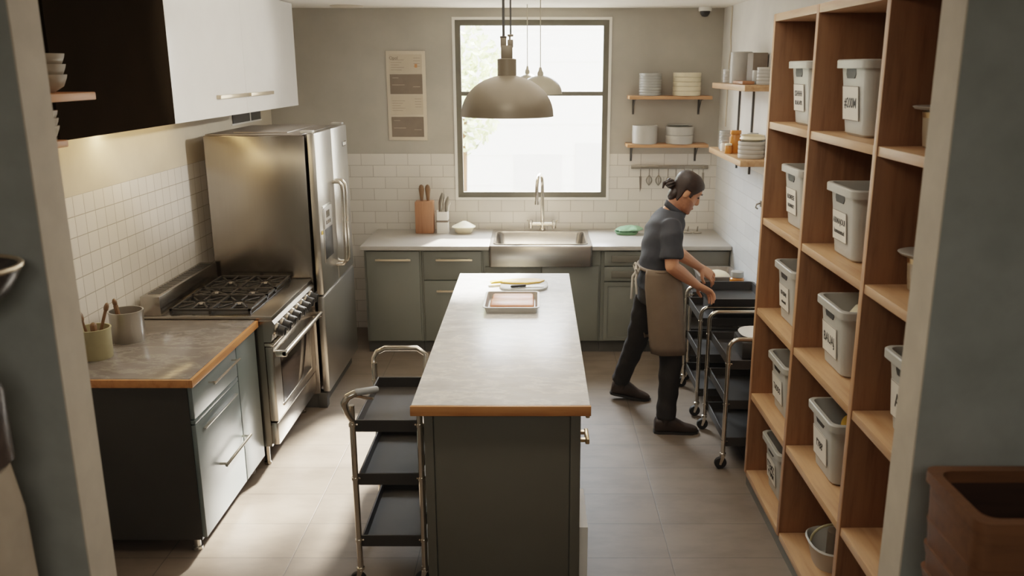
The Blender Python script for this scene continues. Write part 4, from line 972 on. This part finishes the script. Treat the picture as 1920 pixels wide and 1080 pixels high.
#MAN-BEGIN
# ------------------------------------------------------------------ the cook
def voxel(mb, size, smooth=3, fac=.5):
    me = mb.mesh('tmp', False); o = bpy.data.objects.new('tmp', me); col.objects.link(o)
    r = o.modifiers.new('r', 'REMESH'); r.mode = 'VOXEL'; r.voxel_size = size; r.use_smooth_shade = True
    if smooth:
        q = o.modifiers.new('s', 'SMOOTH'); q.iterations = smooth; q.factor = fac
    dg = bpy.context.evaluated_depsgraph_get(); dg.update()
    out = bpy.data.meshes.new_from_object(o.evaluated_get(dg)); bpy.data.objects.remove(o)
    out.polygons.foreach_set('use_smooth', [True]*len(out.polygons)); return out
HR, HL = V((.75, 5.075, .92)), V((.735, 5.25, .92))
KR, KL = V((.845, 5.06, .50)), V((.675, 5.44, .50))
AR, AL = V((.828, 5.07, .10)), V((.592, 5.635, .145))
SR, SL_ = V((.805, 4.99, 1.325)), V((.81, 5.33, 1.325))
ER, EL = V((.805, 4.93, 1.12)), V((.90, 5.45, 1.11))
WR, WL = V((1.0, 5.13, .955)), V((1.10, 5.57, .965))
HC = V((.912, 5.155, 1.536)); HROT = Matrix.Rotation(math.radians(34), 3, 'Y') @ Matrix.Rotation(math.radians(0), 3, 'Z')
def hp(x, y, z): return HC+HROT @ V((x, y, z))
HEAD = [(-.116, .076, .03, .02), (-.108, .087, .005, .036), (-.09, .09, -.02, .05), (-.06, .088, -.045, .06), (-.03, .086, -.062, .066), (0, .08, -.082, .07),
        (.03, .084, -.092, .073), (.06, .078, -.094, .073), (.088, .058, -.08, .063), (.106, .03, -.055, .044), (.116, .0, -.022, .016)]
def head_rings(m, g=0.0, zs=1.0):
    m.oval([(hp((f+b)/2, 0, z*zs), HROT @ V(((f-b)/2+g, 0, 0)), HROT @ V((0, w+g, 0))) for z, f, b, w in HEAD], 24, 2.2)
TORSO = [  # centre, half depth (along x), half width (y), lean
    ((.742, 5.16, .84), .10, .165), ((.742, 5.16, .93), .105, .172), ((.746, 5.16, 1.02), .095, .155), ((.75, 5.16, 1.10), .092, .152),
    ((.768, 5.16, 1.20), .10, .165), ((.785, 5.16, 1.29), .10, .178), ((.805, 5.16, 1.35), .09, .172), ((.82, 5.16, 1.395), .07, .125), ((.832, 5.16, 1.425), .055, .07)]
def torso(m, sel, g):
    m.oval([(c, (a+g, 0, -(a+g)*.18), (0, b+g, 0)) for c, a, b in TORSO[sel[0]:sel[1]]], 28, 2.3)
def hand(m, wrist, fwd, side, nor, curl, size=1.0):
    """palm and five fingers; side points to the thumb, nor to the back of the hand"""
    f, sd = V(fwd).normalized(), V(side).normalized(); nr = V(nor).normalized()
    sd = (sd-f*sd.dot(f)).normalized(); nr = (nr-f*nr.dot(f)-sd*nr.dot(sd)).normalized(); w = V(wrist); s = size
    m.oval([(w-f*.02*s, sd*.028*s, nr*.021*s), (w+f*.02*s, sd*.034*s, nr*.019*s), (w+f*.06*s, sd*.042*s, nr*.016*s), (w+f*.09*s, sd*.041*s, nr*.014*s), (w+f*.098*s, sd*.036*s, nr*.01*s)], 14, 2.6)
    for i, (off, ln_) in enumerate(((.033, .074), (.011, .082), (-.011, .077), (-.032, .06))):
        p = w+f*.088*s+sd*off*s; d = (f+sd*off*4.5).normalized(); pts = [p-f*.02*s]
        for k, frac in enumerate((.45, .32, .23)):
            a = curl[0] if k == 0 else curl[1]
            pts.append(p); d = (d*math.cos(a)-nr*math.sin(a)).normalized() if k == 0 else (Matrix.Rotation(0, 3, 'X') @ (d*math.cos(a)-(nr*math.cos(0)).normalized()*math.sin(a))).normalized()
            p = p+d*ln_*frac*s
        pts.append(p)
        m.limb(pts, [.009*s, .0088*s, .0082*s, .0076*s, .0068*s], 10)
    b = w+f*.025*s+sd*.03*s
    t1 = b+(f*.6+sd*.8-nr*.35).normalized()*.042*s; t2 = t1+(f*.95+sd*.1-nr*.5).normalized()*.034*s
    m.limb([b-sd*.014*s, b, t1, t2], [.014*s, .0135*s, .0115*s, .0095*s], 10)
man = thing('person', 'person in navy shirt and taupe apron bending over the cart', 'person', (.72, 5.15, 0))
B = MB(); head_rings(B)
B.oval([(hp(.07, 0, .02), HROT @ V((.014, 0, .004)), HROT @ V((0, .010, 0))), (hp(.085, 0, -.005), HROT @ V((.018, 0, 0)), HROT @ V((0, .012, 0))), (hp(.09, 0, -.025), HROT @ V((.021, 0, 0)), HROT @ V((0, .017, 0))), (hp(.088, 0, -.036), HROT @ V((.018, 0, 0)), HROT @ V((0, .016, 0))), (hp(.08, 0, -.042), HROT @ V((.01, 0, 0)), HROT @ V((0, .008, 0)))], 14)
B.ell(hp(.07, 0, .036), (.022, .05, .011), 16, 7, HROT); B.ell(hp(.085, 0, -.062), (.012, .022, .006), 14, 7, HROT); B.ell(hp(.083, 0, -.073), (.012, .02, .006), 14, 7, HROT)
B.ell(hp(.078, 0, -.1), (.018, .024, .016), 14, 7, HROT)
for s in (-1, 1): B.ell(hp(-.006, s*.073, -.008), (.019, .008, .032), 14, 8, HROT @ Matrix.Rotation(.15, 3, 'Y'))
B.limb([(.81, 5.16, 1.37), (.835, 5.16, 1.43), (.868, 5.157, 1.49), (.88, 5.155, 1.53)], [.07, .054, .052, .055], 18)
torso(B, (0, 9), -.012)
for h, k, a in ((HR, KR, AR), (HL, KL, AL)):
    B.limb([h, h.lerp(k, .5), k, k.lerp(a, .3), a], [.08, .07, .052, .05, .034], 14)
    B.limb([a-V((.01, 0, .02)), a+V((.02, .0, -.045)), a+V((.06, .0, -.06))], [.03, .022, .014], 12)
for s_, e, w_ in ((SR, ER, WR), (SL_, EL, WL)):
    B.limb([s_+(V((.79, 5.16, 1.33))-s_)*.3, s_, s_.lerp(e, .5), e], [.045, .05, .045, .04], 14)
    B.limb([e, e.lerp(w_, .3), e.lerp(w_, .7), w_, w_+(w_-e).normalized()*.03], [.041, .043, .033, .026, .025], 14)
hand(B, WR, (.74, .1, -.42), (-.35, .8, -.3), (.45, -.35, .8), (.5, .7))
hand(B, WL, (.72, .0, -.5), (-.5, -.7, -.45), (.6, -.35, .7), (.4, .55))
bme = voxel(B, .0042, 3)
body = put('body', bme, [M['skin'], M['stub']], man)
inv = HROT.transposed(); base = gloc(man)
for p in body.data.polygons:
    q = inv @ (p.center+base-HC)
    if -.125 < q.z < -.028 and -.06 < q.x < .2 and abs(q.y) < .08 and not (q.x > .1 and q.z > -.05) and q.z < -.028-.5*max(0, q.x-.05) and q.z < .35*q.x+.0-.03+.0: p.material_index = 1
for s in (-1, 1):
    put('eye', MB().ell(hp(.0765, s*.032, .008), (.008, .012, .006), 12, 7, HROT), M['eye'], man)
    put('eyebrow', MB().limb([hp(.0885, s*.016, .032), hp(.084, s*.036, .038), hp(.073, s*.055, .034)], [.003, .004, .002], 8), M['hair'], man)
put('mouth', MB().ell(hp(.0925, 0, -.0675), (.006, .02, .0035), 12, 6, HROT), M['lip'], man)
# hair: cap over the skull, gathered in a bun
Hm = MB(); head_rings(Hm, .0115, 1.05)
me = Hm.mesh('hair_cap'); bm = bmesh.new(); bm.from_mesh(me)
bmesh.ops.subdivide_edges(bm, edges=bm.edges[:], cuts=4, use_grid_fill=True)
for _ in range(8): bmesh.ops.smooth_vert(bm, verts=bm.verts[:], factor=.5, use_axis_x=True, use_axis_y=True, use_axis_z=True)
def keep(c):
    q = inv @ (c-HC)
    if q.x > .03: line = .0+1.62*(q.x-.03)
    elif q.x > .016: line = -.02
    elif q.x > -.026: line = .012
    else: line = -.085+.4*(q.x+.03)
    return q.z > line
bmesh.ops.delete(bm, geom=[f for f in bm.faces if not keep(f.calc_center_median())], context='FACES')
bm.to_mesh(me); bm.free()
hair = put('hair', me, M['hair'], man); so_ = hair.modifiers.new('thick', 'SOLIDIFY'); so_.thickness = .012; so_.offset = -1
me.polygons.foreach_set('use_smooth', [True]*len(me.polygons))
nape = MB(); nape.ell(hp(-.056, 0, -.05), (.034, .05, .05), 18, 10, HROT); put('nape', nape, M['hair'], hair)
bun = MB(); c = hp(-.108, 0, -.016)
bun.ell(c, (.028, .032, .03), 18, 10, HROT)
for k in range(7):
    a = 2*PI*k/7; bun.tube([c+HROT @ V((.022*math.cos(a+t*1.6), .03*math.sin(a+t*1.6)*.9, -.024+.048*t)) for t in [i/6 for i in range(7)]], [.005, .009, .011, .011, .010, .008, .005], 8)
bun.limb([c+HROT @ V((-.02, .01, .0)), c+HROT @ V((-.035, .0, -.02)), c+HROT @ V((-.025, -.005, -.045))], [.011, .011, .006], 8)
put('bun', bun, M['hair'], hair)
# clothes
S = MB(); torso(S, (1, 9), .012)
for s_, e in ((SR, ER), (SL_, EL)):
    S.tube([s_.lerp(V((.80, 5.16, 1.32)), .5), s_+(V((.8, 5.16, 1.4))-s_)*.12, s_.lerp(e, .15), s_.lerp(e, .45), s_.lerp(e, .8)], [.07, .068, .068, .068, .07], 18)
sme = voxel(S, .0085, 6)
for v in sme.vertices:   # soft folds
    v.co += V((1, .3, 0))*(.0035*math.sin(v.co.z*52+v.co.y*24+v.co.x*18))
shirt = put('shirt', sme, M['shirt'], man)
cu = MB()
rs = []
for k in range(2): rs.append([V((.842+.062*math.cos(a)+(.012*k), 5.16+.066*math.sin(a), 1.405+.035*k-.075*math.cos(a)*.6+.0)) for a in [2*PI*i/24 for i in range(24)]])
cu.rings(rs, cap=False); cl = put('collar', cu, M['shirt'], shirt); q = cl.modifiers.new('t', 'SOLIDIFY'); q.thickness = .008
T = MB(); torso(T, (0, 3), .006)
for h, k, a, bell in ((HR, KR, AR, .066), (HL, KL, AL, .064)):
    lo = k.lerp(a, .99)
    T.tube([h+V((0, 0, .02)), h.lerp(k, .45), k, k.lerp(a, .35), k.lerp(a, .7), lo], [.092, .086, .072, .068, .062, bell], 18)
tme = voxel(T, .0085, 5)
for v in tme.vertices: v.co += V((1, .4, .2))*(.0022*math.sin(v.co.z*60+v.co.x*40+v.co.y*20)+.002*math.sin(v.co.z*27-v.co.y*31))
put('trousers', tme, M['trouser'], man)
# apron: wraps the hips, open behind
zs = [1.085, 1.05, .97, .88, .78, .68, .6, .55]; rsA = []
for i, z in enumerate(zs):
    t = i/(len(zs)-1); cx = .748-.012*min(1, t*4)+.07*t; a = .12+.022*min(1, t*4); b = .186+.004*t; ring = []
    for j in range(41):
        an = math.radians(-127+254*j/40)
        wv = 1+.03*t*math.sin(an*7+1)+.012*math.sin(an*13+z*9)
        ca, sa = math.cos(an), math.sin(an); ca = math.copysign(abs(ca)**.75, ca); sa = math.copysign(abs(sa)**.75, sa)
        ring.append(V((cx+a*wv*ca, 5.155+b*wv*sa, z-.01*t*math.cos(an))))
    rsA.append(ring)
ap = MB(); n_ = 41
vs_ = [p for r in rsA for p in r]; fs_ = [(i*n_+j, i*n_+j+1, (i+1)*n_+j+1, (i+1)*n_+j) for i in range(len(zs)-1) for j in range(n_-1)]
ap.add(vs_, fs_); apron = put('apron', ap, M['apron'], man); q = apron.modifiers.new('t', 'SOLIDIFY'); q.thickness = .005; q.offset = 1
put('waistband', MB().tube([V((.749+.116*math.cos(a), 5.157+.188*math.sin(a), 1.075)) for a in [2*PI*i/36 for i in range(36)]], [.011]*36, 8, closed=True), M['apron'], apron)
kx = V((.63, 5.09, 1.07)); tb = MB()
tb.limb([kx, kx+V((-.02, -.02, -.06)), kx+V((-.012, -.03, -.15))], [.01, .008, .007], 8); tb.limb([kx, kx+V((-.035, .01, -.05)), kx+V((-.04, .01, -.19))], [.01, .008, .007], 8)
for s in (-1, 1): tb.tube([kx, kx+V((-.02, s*.03, .03)), kx+V((-.025, s*.055, .01)), kx+V((-.015, s*.04, -.02)), kx], .007, 8)
tb.ell(kx, (.015, .018, .015)); put('apron_tie', tb, M['tie'], apron)
def shoe(heel, yaw, pitch, lab):
    m = MB(); rr = []
    for x, z0, z1, w in ((-.045, .012, .075, .028), (-.035, .0, .098, .038), (.0, .0, .105, .042), (.05, .0, .112, .043), (.1, .0, .088, .045), (.15, .0, .055, .048), (.19, .002, .045, .046), (.22, .006, .035, .034), (.232, .012, .026, .016)):
        rr.append(((x, 0, (z0+z1)/2), (0, w, 0), (0, 0, (z1-z0)/2)))
    m.oval(rr, 18, 2.8)
    s_ = MB(); s_.rings([[V((x*1.02, y*1.06, z)) for x, y in ((-.05, 0), (-.045, .025), (-.02, .038), (.06, .04), (.13, .046), (.19, .046), (.225, .03), (.238, 0), (.225, -.03), (.19, -.046), (.13, -.046), (.06, -.04), (-.02, -.038), (-.045, -.025))] for z in (0, .016)])
    mt = Matrix.Translation(heel) @ Matrix.Rotation(yaw, 4, 'Z') @ Matrix.Translation((.2, 0, 0)) @ Matrix.Rotation(pitch, 4, 'Y') @ Matrix.Translation((-.2, 0, 0))
    up = MB(); up.v = [v+V((0, 0, .004)) for v in m.v]; up.f = m.f; up.mi = m.mi
    up.lathe([(.045, .06), (.046, .16), (.04, .162), (.04, .08)], (.024, 0, 0), 16)
    o = put('shoe', up.xf(mt), M['shoe'], man); put('sole', s_.xf(mt), M['black'], o)
shoe((.80, 5.07, .0), -.02, 0, 0)
shoe((.565, 5.64, .0), -.06, .17, 0)
#MAN-END

# ------------------------------------------------------------------ lights, world, camera
def area(name, loc, target, sx, sy, energy, c):
    li = bpy.data.lights.new(name, 'AREA'); li.shape = 'RECTANGLE'; li.size = sx; li.size_y = sy; li.energy = energy; li.color = c
    o = bpy.data.objects.new(name, li); col.objects.link(o); o.location = loc
    o.rotation_euler = (V(target)-V(loc)).to_track_quat('-Z', 'Y').to_euler(); return o
area('sky_fill', (.1, 9.1, 3.6), (-.1, 5.6, .9), 2.6, 1.6, 300, (.93, .97, 1.0))  # area lamp added outside, out of view, to strengthen daylight
p = area('window_portal', ((WX0+WX1)/2, YB+.09, (WZ0+WZ1)/2), ((WX0+WX1)/2, 0, (WZ0+WZ1)/2), WX1-WX0, WZ1-WZ0, 1, (1, 1, 1))
p.data.cycles.is_portal = True
area('sky_fill_side', (-1.3, 8.7, 3.5), (1.3, 5.0, .4), 1.6, 1.4, 170, (.82, .92, 1.0))  # cool lamp added out of view to brighten brick wall and floor
area('ceiling_fill', (.2, 4.6, ZC-.02), (.2, 4.6, 0), 1.6, 2.6, 15, (1.0, .9, .77))  # fill lamp added above the frame, no visible fixture
area('doorway_fill', (-.1, 2.75, ZC-.02), (-.1, 2.75, 0), .5, .3, 6.5, (1.0, .88, .72))  # small warm lamp added to brighten the door reveals
area('near_room_fill', (0, -.4, ZC-.02), (0, .2, 0), 1.2, 1.2, 26, (1.0, .94, .84))  # unseen fill lamp added for the near wall faces
area('under_cupboard_light', (-2.1, 4.4, UZ-.02), (-2.14, 4.4, .9), .06, 1.7, 5, (1.0, .8, .54))
sp_ = bpy.data.lights.new('door_fill_spot', 'SPOT'); sp_.energy = 190; sp_.spot_size = math.radians(40); sp_.spot_blend = .5; sp_.shadow_soft_size = .06; sp_.color = (1, .95, .86)  # unseen spot added to whiten the gloss cupboard doors
spo = bpy.data.objects.new('door_fill_spot', sp_); col.objects.link(spo); spo.location = (1.1, 4.6, 2.66)
spo.rotation_euler = (V((-1.85, 5.25, 2.38))-V((1.1, 4.6, 2.66))).to_track_quat('-Z', 'Y').to_euler()
su = bpy.data.lights.new('sun', 'SUN'); su.energy = 40; su.angle = math.radians(4); su.color = (1, .93, .82)
so = bpy.data.objects.new('sun', su); col.objects.link(so)
so.rotation_euler = V((-.95, -2.7, -1.85)).to_track_quat('-Z', 'Y').to_euler()
w = bpy.data.worlds.new('world'); bpy.context.scene.world = w; w.use_nodes = True
bgd = w.node_tree.nodes['Background']; bgd.inputs['Color'].default_value = (.93, .96, 1.0, 1); bgd.inputs['Strength'].default_value = 5.0

cam = bpy.data.cameras.new('camera'); co = bpy.data.objects.new('camera', cam); col.objects.link(co)
co.location = (0, 0, 2.255); co.rotation_euler = (math.radians(90-14.4), 0, 0)
cam.sensor_width = 36; cam.lens = 30.0; cam.shift_x = -45/1920
cam.dof.use_dof = True; cam.dof.focus_distance = 4.6; cam.dof.aperture_fstop = 3.2
cam.clip_start = .05
sc = bpy.context.scene; sc.camera = co
sc.view_settings.view_transform = 'Filmic'; sc.view_settings.look = 'Medium Contrast'
sc.view_settings.exposure = 0.5
sc.cycles.use_denoising = True
